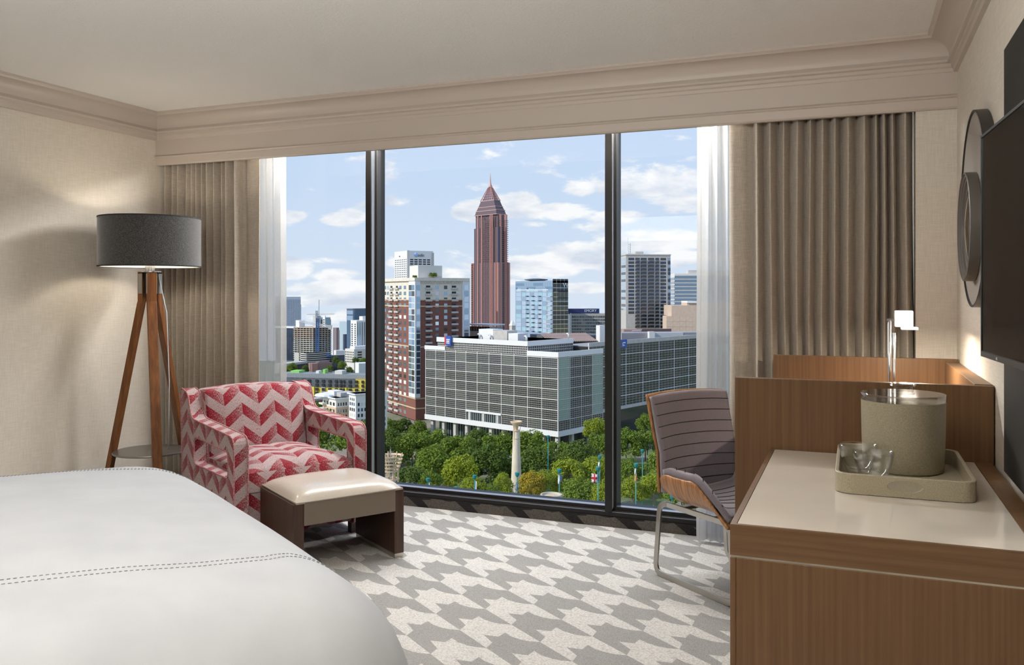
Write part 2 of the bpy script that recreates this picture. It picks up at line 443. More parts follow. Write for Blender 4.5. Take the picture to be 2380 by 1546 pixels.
tag(MB().box(XL - .12, XL, YB - .1, 4.95, -0.1, ZC).build('wall_left', M_wall), 'linen-papered wall on the left behind the lamp', kind='structure')
tag(MB().box(XR, XR + .12, YB - .1, 4.95, -0.1, ZC).build('wall_right', M_wall), 'linen-papered wall on the right carrying the television', kind='structure')
tag(MB().box(XL, XR, YB - .12, YB, -0.1, ZC).build('wall_back', M_dark_wood), 'unseen wall behind the viewer, coloured dark to cut bounce light', kind='structure')  # dark veneer added on the unseen wall to lower the fill light
# window wall: header over the glass and the narrow pier at the right end
mb = MB(); mb.box(XL, XR, YG + .04, YG + .16, 2.30, ZC); mb.box(0.262, XR, YV + .012, YG + .16, 0, ZC)
mb.build('wall_window', M_wall); tag(bpy.data.objects['wall_window'], 'narrow papered pier between the drape and the right wall', kind='structure')

# crown mouldings and the curtain pelmet: (out from the wall, height)
CROWN = [(0.0, ZC), (0.127, ZC), (0.127, 2.452), (0.118, 2.447)]
for i in range(9):
    a = i / 8 * pi / 2
    CROWN.append((0.036 + 0.076 * (1 - sin(a)), 2.372 + 0.068 * cos(a)))
CROWN += [(0.040, 2.364), (0.044, 2.354), (0.040, 2.345), (0.028, 2.340), (0.028, 2.326), (0.020, 2.320), (0.016, 2.306), (0.0, 2.302)]
PELMET = CROWN[:-1] + [(0.012, 2.302), (0.012, 2.206), (0.018, 2.202), (0.022, 2.197), (0.018, 2.191), (0.012, 2.188), (0.012, 2.150), (0.006, 2.142), (-0.018, 2.142), (-0.018, 2.30), (0.0, 2.30)]
def miter_x(prof, ywall, xa, xb, xo_a, xo_b, mbx):
    mbx.extrude(prof, [lambda p: (xa + xo_a * p[0], ywall - p[0], p[1]), lambda p: (xb + xo_b * p[0], ywall - p[0], p[1])])
mb = MB(); miter_x(PELMET, YV, XL, XR, 0, 0, mb)
mb.box(XL, XR, YV - .0, YV + .02, 2.30, ZC)
o = mb.build('trim_2', M_trim, angle=28); tag(o, 'deep painted crown and curtain pelmet across the whole window', kind='structure')
mb = MB(); mb.extrude(CROWN, [lambda p: (XL + p[0], YB, p[1]), lambda p: (XL + p[0], YV - p[0] - .0, p[1])])
tag(mb.build('trim_1', M_trim, angle=28), 'painted crown moulding along the left wall', kind='structure')
mb = MB(); mb.extrude(CROWN, [lambda p: (XR - p[0], YB, p[1]), lambda p: (XR - p[0], YV - p[0] - .0, p[1])])
tag(mb.build('trim_3', M_trim, angle=28), 'painted crown moulding along the right wall', kind='structure')
for nm, x0, x1 in (('baseboard_left', XL, XL + .014), ('baseboard_right', XR - .014, XR)):
    tag(MB().box(x0, x1, YB, YV - .02, 0, .10).build(nm, M_trim, bevel=.004), 'painted skirting board', kind='structure')

# carpet-clad kerb under the glass; its backlit shade is put into darker carpet colours
CURBZ = 0.058
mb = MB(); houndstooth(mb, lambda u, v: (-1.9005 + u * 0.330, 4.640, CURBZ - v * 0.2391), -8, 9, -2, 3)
o = mb.build('trim_4', [carpet_mat('carpet_pale_shaded', (.10, .09, .08), (.17, .155, .14), True), carpet_mat('carpet_grey_shaded', (.025, .024, .025), (.045, .043, .044), False)], fix=False); clip_rect(o, XL, 0.262, 2, 0, CURBZ)
tag(o, 'low kerb under the window clad in houndstooth carpet with its shade put into the colours', kind='structure')
cb = MB(); cb.box(XL, .262, 4.642, 4.90, 0, CURBZ); cb.build('kerb_core', M_panel_dark, parent=o)

# three window lights
def window(idx, xa, xb, label):
    root = empty(f'window_{idx}', ((xa + xb) / 2, YG, 0)); tag(root, label, kind='structure')
    a, b = xa - (xa + xb) / 2, xb - (xa + xb) / 2
    zt = 2.36
    # bottom rail: two steps whose tops shine
    MB().box(a, b, -.094, .05, CURBZ, .083).box(a, b, -.050, .05, .083, .104).build('sill_rail', M_frame, root, bevel=.002)
    MB().box(a + .002, b - .002, -.093, -.052, .083, .0845).build('lower_ledge', M_ledge, root)
    MB().box(a + .03, b - .03, -.049, -.012, .104, .1055).build('upper_ledge', M_ledge, root)
    MB().box(a, b, -.05, .05, zt - .05, zt).build('head_rail', M_frame, root)
    for x0, x1 in ((a, a + .018), (b - .018, b)):
        MB().box(x0, x1, -.05, .05, .104, zt - .05).build('stile', M_frame, root)
    g = MB().box(a + .016, b - .016, -.004, .004, .10, zt - .04).build('pane', M_pane, root)
    return root
def pane_mat():
    m = bpy.data.materials.new('window_glass'); m.use_nodes = True; nt = m.node_tree; nt.nodes.clear()
    out = node(nt, 'ShaderNodeOutputMaterial'); mix = node(nt, 'ShaderNodeMixShader')
    t = node(nt, 'ShaderNodeBsdfTransparent'); t.inputs[0].default_value = (0.985, 0.99, 0.99, 1)
    g = node(nt, 'ShaderNodeBsdfGlossy'); g.inputs['Roughness'].default_value = 0.0
    fr = node(nt, 'ShaderNodeFresnel'); fr.inputs[0].default_value = 1.25
    link(nt, math_n(nt, 'MULTIPLY', fr.outputs[0], 0.5), mix.inputs[0]); link(nt, t.outputs[0], mix.inputs[1]); link(nt, g.outputs[0], mix.inputs[2])
    link(nt, mix.outputs[0], out.inputs[0]); return m
M_pane = pane_mat()
MUL1, MUL2 = -2.835, -1.279
window(1, XL, MUL1 - .0, 'left window light beside the armchair, dark metal frame')
window(2, MUL1, MUL2, 'wide middle window light between the two dark mullions')
window(3, MUL2, 0.262, 'right window light half hidden by the drapes')
for i, xm in enumerate((MUL1, MUL2)):
    mb = MB(); mb.box(xm - .021, xm + .021, YG - .10, YG - .05, .083, 2.36); mb.box(xm - .034, xm + .034, YG - .0505, YG + .0495, .083, 2.36)
    o = mb.build(f'trim_{5 + i}', M_frame, bevel=.003); tag(o, ['dark metal mullion right of the armchair', 'dark metal mullion left of the desk chair'][i], kind='structure')
    MB().box(xm + .0212, xm + .0222, YG - .095, YG - .055, .10, 2.30).build('bright_edge', M_ledge, o)

# ------------------------------------------------------------------ drapes and sheers
def sheer_mat():
    m = bpy.data.materials.new('white_sheer'); m.use_nodes = True; nt = m.node_tree; nt.nodes.clear()
    out = node(nt, 'ShaderNodeOutputMaterial')
    d = node(nt, 'ShaderNodeBsdfDiffuse'); d.inputs[0].default_value = (0.80, 0.77, 0.73, 1)
    tl = node(nt, 'ShaderNodeBsdfTranslucent'); tl.inputs[0].default_value = (0.92, 0.91, 0.89, 1)
    tr = node(nt, 'ShaderNodeBsdfTransparent'); tr.inputs[0].default_value = (1, 1, 1, 1)
    m1 = node(nt, 'ShaderNodeMixShader'); m1.inputs[0].default_value = 0.62
    link(nt, d.outputs[0], m1.inputs[1]); link(nt, tl.outputs[0], m1.inputs[2])
    n = node(nt, 'ShaderNodeTexNoise'); n.inputs['Scale'].default_value = 1.0
    link(nt, coords(nt, 'Object', (900, 900, 40)), n.inputs['Vector'])
    m2 = node(nt, 'ShaderNodeMixShader'); link(nt, math_n(nt, 'ADD', math_n(nt, 'MULTIPLY', n.outputs[0], 0.22), 0.08), m2.inputs[0])
    link(nt, m1.outputs[0], m2.inputs[1]); link(nt, tr.outputs[0], m2.inputs[2])
    link(nt, m2.outputs[0], out.inputs[0]); return m
M_sheer = sheer_mat()

def pleat_path(x0, x1, y, nf, depth, rng, flat_end=0.0, flat_start=0.0):
    """folds of uneven width, round in front and pinched behind"""
    a, b = x0 + flat_start, x1 - flat_end
    w = [rng.uniform(.6, 1.5) for _ in range(nf)]; s = sum(w); pts = []
    if flat_start:
        pts += [(x0 + flat_start * t, y - .012 * sin(t * pi) + .010) for t in (0, .25, .5, .75)]
    x = a
    for k in range(nf):
        fw = w[k] / s * (b - a); dp = depth * rng.uniform(.7, 1.15)
        for i in range(12):
            t = i / 12
            bulge = abs(sin(pi * t)) ** .75
            # overhang: the fold is wider in front than behind
            xx = x + fw * (t + 0.105 * sin(2 * pi * t))
            pts.append((xx, y + .5 * depth - dp * bulge))
        x += fw
    pts.append((b, y + .5 * depth))
    if flat_end:
        pts += [(b + flat_end * t, y + .5 * depth - .045 * sin(min(1, t * 2.2) * pi / 2) + .012 * sin(t * pi)) for t in (.06, .15, .3, .5, .7, .9, 1.0)]
    return pts
def hang(name, pts, z0, z1, material, rng, label, cat, wob=0.012, solid=0.003, rows=14, group=None):
    n = len(pts); ph = [rng.uniform(0, 6.28) for _ in range(4)]
    mb = MB()
    def fn(u, v):
        i = min(int(round(u * (n - 1))), n - 1); x, y = pts[i]
        z = z0 + (z1 - z0) * v; k = (1 - v)
        x += wob * k * (sin(x * 9 + ph[0] + z * 1.3) + .5 * sin(x * 23 + ph[1] + z * 2.1))
        y += wob * .6 * k * sin(x * 13 + ph[2] + z * 1.7)
        return (x, y, z)
    mb.grid(fn, n - 1, rows)
    o = mb.build(name, material, smooth=True, solid=solid); return tag(o, label, cat, group)
rng = random.Random(3)
hang('drape', pleat_path(-4.205, -3.47, 4.385, 12, .095, rng, flat_end=.135), .015, 2.33, M_curtain, rng, 'pleated taupe drape in the left corner behind the floor lamp', 'curtain')
hang('drape', pleat_path(-0.585, 0.255, 4.392, 13, .105, rng, flat_start=.11), .015, 2.33, M_curtain, rng, 'pleated taupe drape at the right behind the desk', 'curtain')
hang('sheer_curtain', pleat_path(-3.58, -3.372, 4.50, 4, .05, rng), .012, 2.33, M_sheer, rng, 'narrow white sheer gathered beside the left drape', 'curtain', solid=None, wob=.006)
hang('sheer_curtain', pleat_path(-0.772, -0.535, 4.535, 4, .05, rng), .012, 2.33, M_sheer, rng, 'narrow white sheer gathered beside the right drape behind the office chair', 'curtain', solid=None, wob=.006)
# ================================================================== FURNITURE
# ------------------------------------------------------------------ bed
def rrect_inside(a, b, L, W, rc):
    qx = abs(a) - (L / 2 - rc); qy = abs(b) - (W / 2 - rc)
    return -(min(max(qx, qy), 0) + math.hypot(max(qx, 0), max(qy, 0)) - rc)
BL, BW, BZ, BRC, BRE, BDOME = 2.10, 1.95, 0.700, 0.33, 0.276, 0.075
BED = empty('bed', (-2.102, 1.209, 0), 1.001, 'wide bed with a plain white coverlet hanging over its sides', 'bed')
def bed_z(a, b):
    ins = rrect_inside(a, b, BL, BW, BRC); t = min(max(ins / BRE, 0), 1)
    return BZ - BRE * (1 - sqrt(max(0, 1 - (1 - t) ** 2))) + BDOME * (1 - (2 * a / BL) ** 2) * (1 - (2 * b / BW) ** 2)
def bed_cover():
    mb = MB(); NR, NA = 34, 144
    def ring(k, ang):
        c, s = cos(ang), sin(ang)
        # distance from the centre to the rounded-rectangle edge in this direction
        lo, hi = 0.0, 2.0
        for _ in range(26):
            mid = (lo + hi) / 2
            if rrect_inside(c * mid, s * mid, BL, BW, BRC) > 0: lo = mid
            else: hi = mid
        return lo
    edge = [ring(0, 2 * pi * i / NA) for i in range(NA)]
    vs = [(0, 0, bed_z(0, 0))]; fs = []
    for k in range(1, NR + 1):
        t = 1 - (1 - k / NR) ** 1.7
        for i in range(NA):
            a = 2 * pi * i / NA; r = edge[i] * t
            x, y = r * cos(a), r * sin(a)
            z = bed_z(x, y) + 0.0018 * sin(9 * x + 4 * y) * sin(7 * y - 3 * x)
            vs.append((x, y, z))
    # the drop to the floor, with soft folds at the corners
    ND = 10
    for k in range(1, ND + 1):
        t = k / ND
        for i in range(NA):
            a = 2 * pi * i / NA; e = edge[i]
            corner = abs(sin(2 * a)) ** 3
            off = t * (0.016 + 0.03 * corner * (0.6 + 0.4 * sin(26 * a)) ) + .010 * t * sin(11 * a + 1) * corner
            z0 = BZ - BRE
            vs.append(((e + off) * cos(a), (e + off) * sin(a), z0 + (0.03 - z0) * t))
    for i in range(NA): fs.append((0, 1 + i, 1 + (i + 1) % NA))
    for k in range(NR + ND - 1):
        for i in range(NA):
            p = 1 + k * NA + i; q = 1 + k * NA + (i + 1) % NA
            fs.append((p, p + NA, q + NA, q))
    mb.add(vs, fs); return mb
bed_cover().build('coverlet', M_bed, BED, smooth=True, fix=True)
MB().box(-BL / 2 + .12, BL / 2 - .12, -BW / 2 + .12, BW / 2 - .12, 0.0, .34).build('base', M_panel_dark, BED)
def stitch_line(pts):
    """dashes of thread lying on the coverlet along a line of bed-frame points"""
    mb = MB(); P = [Vector(p) for p in pts]; step = .0105
    for p, q in zip(P, P[1:]):
        n = max(1, int((q - p).length / step))
        for i in range(n):
            seg = []
            for t in (i / n, (i + .58) / n):
                w = p + (q - p) * t
                seg.append((w.x, w.y, bed_z(w.x, w.y) + 0.0018 * sin(9 * w.x + 4 * w.y) * sin(7 * w.y - 3 * w.x) + .0010))
            mb.tube(seg, .0008, 4)
    return mb
L1 = [(-1.0, -.45), (-.4, -.46), (0.0, -.475), (.268, -.4964), (.378, -.511), (.493, -.522), (.6225, -.5447), (.7727, -.556), (.8387, -.5325), (.93, -.52), (1.0, -.51)]
L3 = [(-1.0, .66), (-.3, .69), (.30, .71), (.51, .725), (.632, .690), (.767, .637), (.90, .60), (1.0, .58)]
for pts in (L1, [(x, y - .0235) for x, y in L1], L3, [(x - .006, y - .026) for x, y in L3]): stitch_line(pts).build('seam_stitching', M_thread, BED)

# ------------------------------------------------------------------ floor lamp
LAMP = empty('floor_lamp', (-3.795, 3.815, 0), 0, 'wooden tripod floor lamp with a wide charcoal drum shade', 'lamp')
def shade_mat():
    m = mat('charcoal_shade_cloth', (0.03, 0.03, 0.03), 0.9, 0, 0.2, sheen=0.6); nt = m.node_tree; b = nt.nodes['Principled BSDF']
    n = node(nt, 'ShaderNodeTexNoise'); n.inputs['Scale'].default_value = 1.0; n.inputs['Detail'].default_value = 3
    link(nt, coords(nt, 'Object', (320, 320, 520)), n.inputs['Vector'])
    r = node(nt, 'ShaderNodeValToRGB'); link(nt, n.outputs[0], r.inputs[0])
    r.color_ramp.elements[0].position = 0.42; r.color_ramp.elements[0].color = (0.013, 0.013, 0.0125, 1)
    r.color_ramp.elements[1].position = 0.68; r.color_ramp.elements[1].color = (0.15, 0.147, 0.14, 1)
    link(nt, r.outputs[0], b.inputs['Base Color'])
    bp = node(nt, 'ShaderNodeBump'); bp.inputs['Strength'].default_value = 0.4; bp.inputs['Distance'].default_value = 0.001
    link(nt, n.outputs[0], bp.inputs['Height']); link(nt, bp.outputs[0], b.inputs['Normal'])
    return m
M_bulb = mat('lit_bulb', (.9, .88, .84), .4); _b = M_bulb.node_tree.nodes['Principled BSDF']; _b.inputs['Emission Color'].default_value = (1, .90, .76, 1); _b.inputs['Emission Strength'].default_value = 95
sh = MB().lathe([(.275, 1.462), (.279, 1.462), (.279, 1.748), (.275, 1.748), (.275, 1.462)], 64).build('lamp_shade', shade_mat(), LAMP, angle=40)
MB().lathe([(.2705, 1.465), (.2745, 1.465), (.2745, 1.745), (.2705, 1.745), (.2705, 1.465)], 64).build('shade_lining', mat('white_lining', (.75, .72, .66), .8), sh, angle=40)
for z in (1.462, 1.742):
    MB().lathe([(.2785, z), (.2805, z), (.2805, z + .007), (.2785, z + .007), (.2785, z)], 64).build('shade_rim', mat('shade_rim_tape', (.022, .022, .021), .8), sh)
mb = MB()
for k in range(3):
    a = k * 2 * pi / 3 + .4; mb.tube([(0, 0, 1.73), (.270 * cos(a), .270 * sin(a), 1.73)], .003, 6)
mb.tube([(0, 0, 1.45), (0, 0, 1.73)], .006, 8); mb.build('shade_spider', M_bright, LAMP)
MB().lathe([(.022, 1.438), (.028, 1.440), (.028, 1.468), (.018, 1.472)], 20).build('socket_collar', M_bright, LAMP, angle=40)
MB().lathe([(.0, 1.545), (.018, 1.55), (.034, 1.585), (.032, 1.615), (.012, 1.633), (0, 1.635)], 18).build('bulb', M_bulb, LAMP, smooth=True)
MB().lathe([(.0, 1.432), (.070, 1.432), (.070, 1.438), (0, 1.438)], 28).build('top_plate', M_bright, LAMP, angle=40)
# three bent legs meeting under the plate; the middle one faces the viewer
cam_ang = atan2(-3.815, 3.795)
for k, da in enumerate((0.16, 2 * pi / 3 + .08, -2 * pi / 3 + .08)):
    a = cam_ang + da; d = Vector((cos(a), sin(a), 0)); t = Vector((-sin(a), cos(a), 0))
    def section(r, z, w=.052, th=.030):
        c = d * r; return [c - t * w / 2 - d * th / 2 + Vector((0, 0, z)), c + t * w / 2 - d * th / 2 + Vector((0, 0, z)), c + t * w / 2 + d * th / 2 + Vector((0, 0, z)), c - t * w / 2 + d * th / 2 + Vector((0, 0, z))]
    mb = MB(); st = [section(.048, 1.432), section(.048, 1.265), section(.052, 1.252), section(.298, 0.002)]
    vs = [p for s_ in st for p in s_]; fs = [(3, 2, 1, 0), (12, 13, 14, 15)]
    for j in range(3):
        for i in range(4): fs.append((j * 4 + i, j * 4 + (i + 1) % 4, j * 4 + 4 + (i + 1) % 4, j * 4 + 4 + i))
    mb.add(vs, fs); leg = mb.build('leg', M_lamp_wood, LAMP, bevel=.003)
    for s_ in (-1, 1):
        pl = MB(); c = d * .046 + t * (s_ * .0275)
        pl.hexa([c - t * .0015 - d * .012 + Vector((0, 0, 1.308)), c + t * .0015 - d * .012 + Vector((0, 0, 1.308)), c + t * .0015 + d * .012 + Vector((0, 0, 1.308)), c - t * .0015 + d * .012 + Vector((0, 0, 1.308)),
                 c - t * .0015 - d * .012 + Vector((0, 0, 1.424)), c + t * .0015 - d * .012 + Vector((0, 0, 1.424)), c + t * .0015 + d * .012 + Vector((0, 0, 1.424)), c - t * .0015 + d * .012 + Vector((0, 0, 1.424))])
        pl.build('hinge_plate', M_chrome, leg)
MB().lathe([(.0, 1.308), (.030, 1.308), (.030, 1.43), (0, 1.43)], 6).build('hub', M_black, LAMP)
MB().lathe([(0, .388), (.200, .388), (.202, .391), (.202, .396), (.200, .399), (0, .399)], 48).build('tray_shelf', mat('satin_grey_metal', (.30, .28, .26), .38, .9), LAMP, angle=40)
MB().tube([(.03, .03, 1.43), (.075, .05, 1.2), (.085, .06, .8), (.08, .06, .399)], .0028, 6).build('power_cord', mat('clear_cord', (.62, .66, .72), .3), LAMP, smooth=True)

# ------------------------------------------------------------------ armchair
def chevron_mat():
    m = mat('red_chevron_fabric', (0.5, 0.1, 0.12), 0.95, 0, 0.15, sheen=0.2); nt = m.node_tree; b = nt.nodes['Principled BSDF']
    uv = node(nt, 'ShaderNodeUVMap'); sep = node(nt, 'ShaderNodeSeparateXYZ'); link(nt, uv.outputs[0], sep.inputs[0])
    u = math_n(nt, 'DIVIDE', sep.outputs[0], 0.094); v = math_n(nt, 'DIVIDE', sep.outputs[1], 0.122)
    fu = math_n(nt, 'FRACT', math_n(nt, 'MULTIPLY', u, 0.5))
    tri = math_n(nt, 'ABSOLUTE', math_n(nt, 'SUBTRACT', math_n(nt, 'MULTIPLY', fu, 2.0), 1.0))       # zig-zag 0..1
    w = math_n(nt, 'FRACT', math_n(nt, 'ADD', v, math_n(nt, 'MULTIPLY', tri, 0.62)))
    band = math_n(nt, 'LESS_THAN', w, 0.5)
    # thread streaks
    n = node(nt, 'ShaderNodeTexNoise'); n.inputs['Scale'].default_value = 1.0; n.inputs['Detail'].default_value = 4; n.inputs['Roughness'].default_value = .7
    mp = node(nt, 'ShaderNodeMapping'); mp.inputs['Scale'].default_value = (520, 110, 1); link(nt, uv.outputs[0], mp.inputs[0]); link(nt, mp.outputs[0], n.inputs['Vector'])
    col = math_n(nt, 'FRACT', u)
    # deep red at the fold of the band, dissolving towards the other
    fade_r = math_n(nt, 'ADD', 0.36, math_n(nt, 'MULTIPLY', col, 0.15))
    fade_l = math_n(nt, 'ADD', 0.595, math_n(nt, 'MULTIPLY', col, -0.03))
    thr = node(nt, 'ShaderNodeMix'); thr.data_type = 'FLOAT'; link(nt, band, thr.inputs[0]); link(nt, fade_l, thr.inputs[2]); link(nt, fade_r, thr.inputs[3])
    mr = node(nt, 'ShaderNodeMapRange'); mr.inputs['From Min'].default_value = -0.05; mr.inputs['From Max'].default_value = 0.05
    link(nt, math_n(nt, 'SUBTRACT', n.outputs[0], thr.outputs[0]), mr.inputs['Value'])
    mx = node(nt, 'ShaderNodeMix'); mx.data_type = 'RGBA'
    link(nt, mr.outputs[0], mx.inputs['Factor'])
    mx.inputs['A'].default_value = (0.40, 0.325, 0.32, 1); mx.inputs['B'].default_value = (0.23, 0.007, 0.019, 1)
    link(nt, mx.outputs['Result'], b.inputs['Base Color'])
    bp = node(nt, 'ShaderNodeBump'); bp.inputs['Strength'].default_value = 0.3; bp.inputs['Distance'].default_value = 0.0015
    link(nt, n.outputs[0], bp.inputs['Height']); link(nt, bp.outputs[0], b.inputs['Normal'])
    return m
M_chev = chevron_mat()
M_pipe = noise_mat('piping', (.30, .06, .07), (.50, .30, .30), .9, (1, 1, 1), 200, 2)
# local frame: x to the sitter's left (viewer's right), -y is the way the chair faces
ARM_LOC, ARM_ROT, AW, AD = (-3.007, 3.908, 0), radians(61), .716, .77
CHAIR = empty('armchair', ARM_LOC, ARM_ROT, 'low armchair in red and pale chevron fabric with open loop arms', 'armchair')
hw, hd = AW / 2, AD / 2
CHAIR.scale = (1.03, 1.03, 1.03)
AT, ATF, AWID = .605, .578, .070      # arm height at rear, at front, arm width
def rounded_loop(pts, r, n=5):
    out = []
    m = len(pts)
    for i in range(m):
        p0, p1, p2 = Vector(pts[i - 1]), Vector(pts[i]), Vector(pts[(i + 1) % m])
        a = (p0 - p1); b = (p2 - p1); rr = min(r[i] if isinstance(r, (list, tuple)) else r, a.length * .45, b.length * .45)
        if rr <= 0: out.append(tuple(p1)); continue
        A = p1 + a.normalized() * rr; B = p1 + b.normalized() * rr
        for k in range(n + 1):
            t = k / n; out.append(tuple((A * (1 - t) + p1 * t) * (1 - t) + (p1 * (1 - t) + B * t) * t))
    return out
def arm_panel(s):
    """side of the chair: solid below, open slot under the arm rest; one continuous upholstered piece"""
    xo, xi = s * hw, s * (hw - AWID)
    # y: front -hd .. back +hd
    outer = rounded_loop([(-hd, .06), (-hd, ATF), (hd - .17, AT), (hd - .115, .735), (hd - .01, .755), (hd, .71), (hd - .035, .06)], [.02, .055, .05, .04, .02, .02, .02])
    inner = rounded_loop([(-hd + .075, .37), (-hd + .075, ATF - .078), (hd - .215, AT - .092), (hd - .215, .37)], [.028] * 4)
    bm = bmesh.new()
    def ringv(pts, x): return [bm.verts.new((x, p[0], p[1])) for p in pts]
    faces = []
    rings = []
    for x in (xo, xi):
        ro, ri = ringv(outer, x), ringv(inner, x); rings.append((ro, ri))
        es = []
        for r in (ro, ri):
            for i in range(len(r)): es.append(bm.edges.new((r[i], r[(i + 1) % len(r)])))
        bmesh.ops.triangle_fill(bm, use_beauty=True, use_dissolve=False, edges=es)
    for q in (0, 1):
        A, B = rings[0][q], rings[1][q]
        for i in range(len(A)):
            j = (i + 1) % len(A); bm.faces.new((A[i], A[j], B[j], B[i]))
    bmesh.ops.recalc_face_normals(bm, faces=bm.faces)
    me = bpy.data.meshes.new('arm'); bm.to_mesh(me); bm.free()
    me.materials.append(M_chev); uvl = me.uv_layers.new(name='uv')
    for p in me.polygons:
        n = p.normal; ax = max(range(3), key=lambda i: abs(n[i]))
        for li in p.loop_indices:
            co = me.vertices[me.loops[li].vertex_index].co
            uvl.data[li].uv = ((co[1], co[2] + .02), (co[0], co[2]), (co[0], co[1]))[ax]
    o = bpy.data.objects.new('arm', me); COL.objects.link(o); o.parent = CHAIR
    m = o.modifiers.new('bevel', 'BEVEL'); m.width = .010; m.segments = 3; m.limit_method = 'ANGLE'; m.angle_limit = radians(50)
    for x in (xo, xi):
        for loop in (outer, inner):
            pts = [(x, p[0], p[1]) for p in loop]; pts.append(pts[0])
            MB().tube(pts, .0042, 6, cap=False).build('piping', M_pipe, o, smooth=True)
    return o
arm_panel(-1); arm_panel(1)
xi = hw - AWID - .003
def cushion(fn, nu, nv, name):
    mb = MB(); mb.grid(fn, nu, nv); return mb
# seat cushion: domed block
def seat_top(a, b):
    return .395 + .055 * (1 - abs(2 * a) ** 4) * (1 - abs(2 * b) ** 6)
mb = MB(); NU, NV = 20, 20; vs = []; fs = []
SF, SB = -hd + .012, hd - .19
def sx(a): return -xi + 2 * xi * (a + .5)
def sy(b): return SF + (SB - SF) * (b + .5)
grid_top = [[(sx(i / NU - .5), sy(j / NV - .5), seat_top(i / NU - .5, j / NV - .5)) for i in range(NU + 1)] for j in range(NV + 1)]
for row in grid_top: vs += row
W_ = NU + 1
for j in range(NV):
    for i in range(NU): fs.append((j * W_ + i, j * W_ + i + 1, (j + 1) * W_ + i + 1, (j + 1) * W_ + i))
base = len(vs)
per = [(0, i) for i in range(NU)] + [(j, NU) for j in range(NV)] + [(NV, i) for i in range(NU, 0, -1)] + [(j, 0) for j in range(NV, 0, -1)]
for j, i in per: x, y, z = grid_top[j][i]; vs.append((x, y, .30))
for k in range(len(per)):
    j, i = per[k]; j2, i2 = per[(k + 1) % len(per)]
    fs.append((j * W_ + i, base + k, base + (k + 1) % len(per), j2 * W_ + i2))
fs.append(tuple(range(base, base + len(per))))
mb.add(vs, fs); mb.build('seat_cushion', M_chev, CHAIR, boxuv=True, angle=60)
MB().box(-xi, xi, -hd + .02, hd - .06, .07, .30).build('seat_base', M_chev, CHAIR, boxuv=True, bevel=.008)
# backrest: gently curved slab leaning back
def back_f(u, v):
    x = -xi + 2 * xi * u; z = .36 + .385 * v
    lean = .085 * v
    bul = .035 * (1 - abs(2 * u - 1) ** 3) * (1 - (2 * v - 1) ** 4)
    top = .018 * (1 - (2 * u - 1) ** 2) * v
    return (x, hd - .235 + lean - bul, z + top)
def back_b(u, v):
    x, y, z = back_f(u, v); return (x, hd - .03 - .03 * (1 - v), z)
mb = MB(); mb.grid(back_f, 24, 16)
N1 = len(mb.v); W_ = 25
mb.grid(back_b, 24, 16)
per = [(0, i) for i in range(24)] + [(j, 24) for j in range(16)] + [(16, i) for i in range(24, 0, -1)] + [(j, 0) for j in range(16, 0, -1)]
for k in range(len(per)):
    j, i = per[k]; j2, i2 = per[(k + 1) % len(per)]
    mb.f.append((j * W_ + i, j2 * W_ + i2, N1 + j2 * W_ + i2, N1 + j * W_ + i)); mb.m.append(0)
mb.build('backrest', M_chev, CHAIR, boxuv=True, bevel=.016, angle=60)
MB().box(-hw + .02, hw - .02, hd - .04, hd - .012, .07, .74).build('back_panel', M_chev, CHAIR, boxuv=True, bevel=.008)
for sx_ in (-1, 1):
    for sy_ in (-1, 1):
        MB().box(sx_ * (hw - .045) - .02, sx_ * (hw - .045) + .02, sy_ * (hd - .06) - .02, sy_ * (hd - .06) + .02, 0, .07).build('foot', M_dark_wood, CHAIR)

# ------------------------------------------------------------------ ottoman bench
OTT = empty('ottoman', (-2.423, 3.620, 0), radians(57), 'low bench ottoman with a pearly leather cushion between two dark wood ends', 'ottoman')
ow, od = .57 / 2, .455 / 2
for s_ in (-1, 1):
    x0, x1 = (ow - .052, ow) if s_ > 0 else (-ow, -ow + .052)
    leg = MB().box(x0, x1, -od, od, .022, .338).build('end_panel', M_dark_wood, OTT, bevel=.003)
    MB().box(x0 + .003, x1 - .003, -od + .004, od - .004, 0, .022).build('metal_foot', mat('satin_nickel', (.50, .46, .40), .35, 1.0), leg)
MB().box(-ow + .050, ow - .050, -od - .008, od + .008, .235, .345).build('cushion_band', mat('bronze_leather', (.17, .135, .10), .42), OTT, bevel=.003)
def ott_top(u, v):
    a, b = 2 * u - 1, 2 * v - 1
    k = (1 - abs(a) ** 5) * (1 - abs(b) ** 5)
    return (a * (ow - .012), b * (od + .008), .345 + .052 * max(k, 0) ** .55)
mb = MB(); mb.grid(ott_top, 28, 28); mb.box(-ow + .012, ow - .012, -od - .008, od + .008, .338, .3455)
cu = mb.build('cushion_top', M_leather_top, OTT, smooth=True)
mb = MB(); c_ = [(-ow + .012, -od - .008), (ow - .012, -od - .008), (ow - .012, od + .008), (-ow + .012, od + .008), (-ow + .012, -od - .008)]
mb.tube([(x, y, .3455) for x, y in c_], .0028, 6); mb.build('welt', mat('welt_leather', (.42, .36, .28), .35), cu)

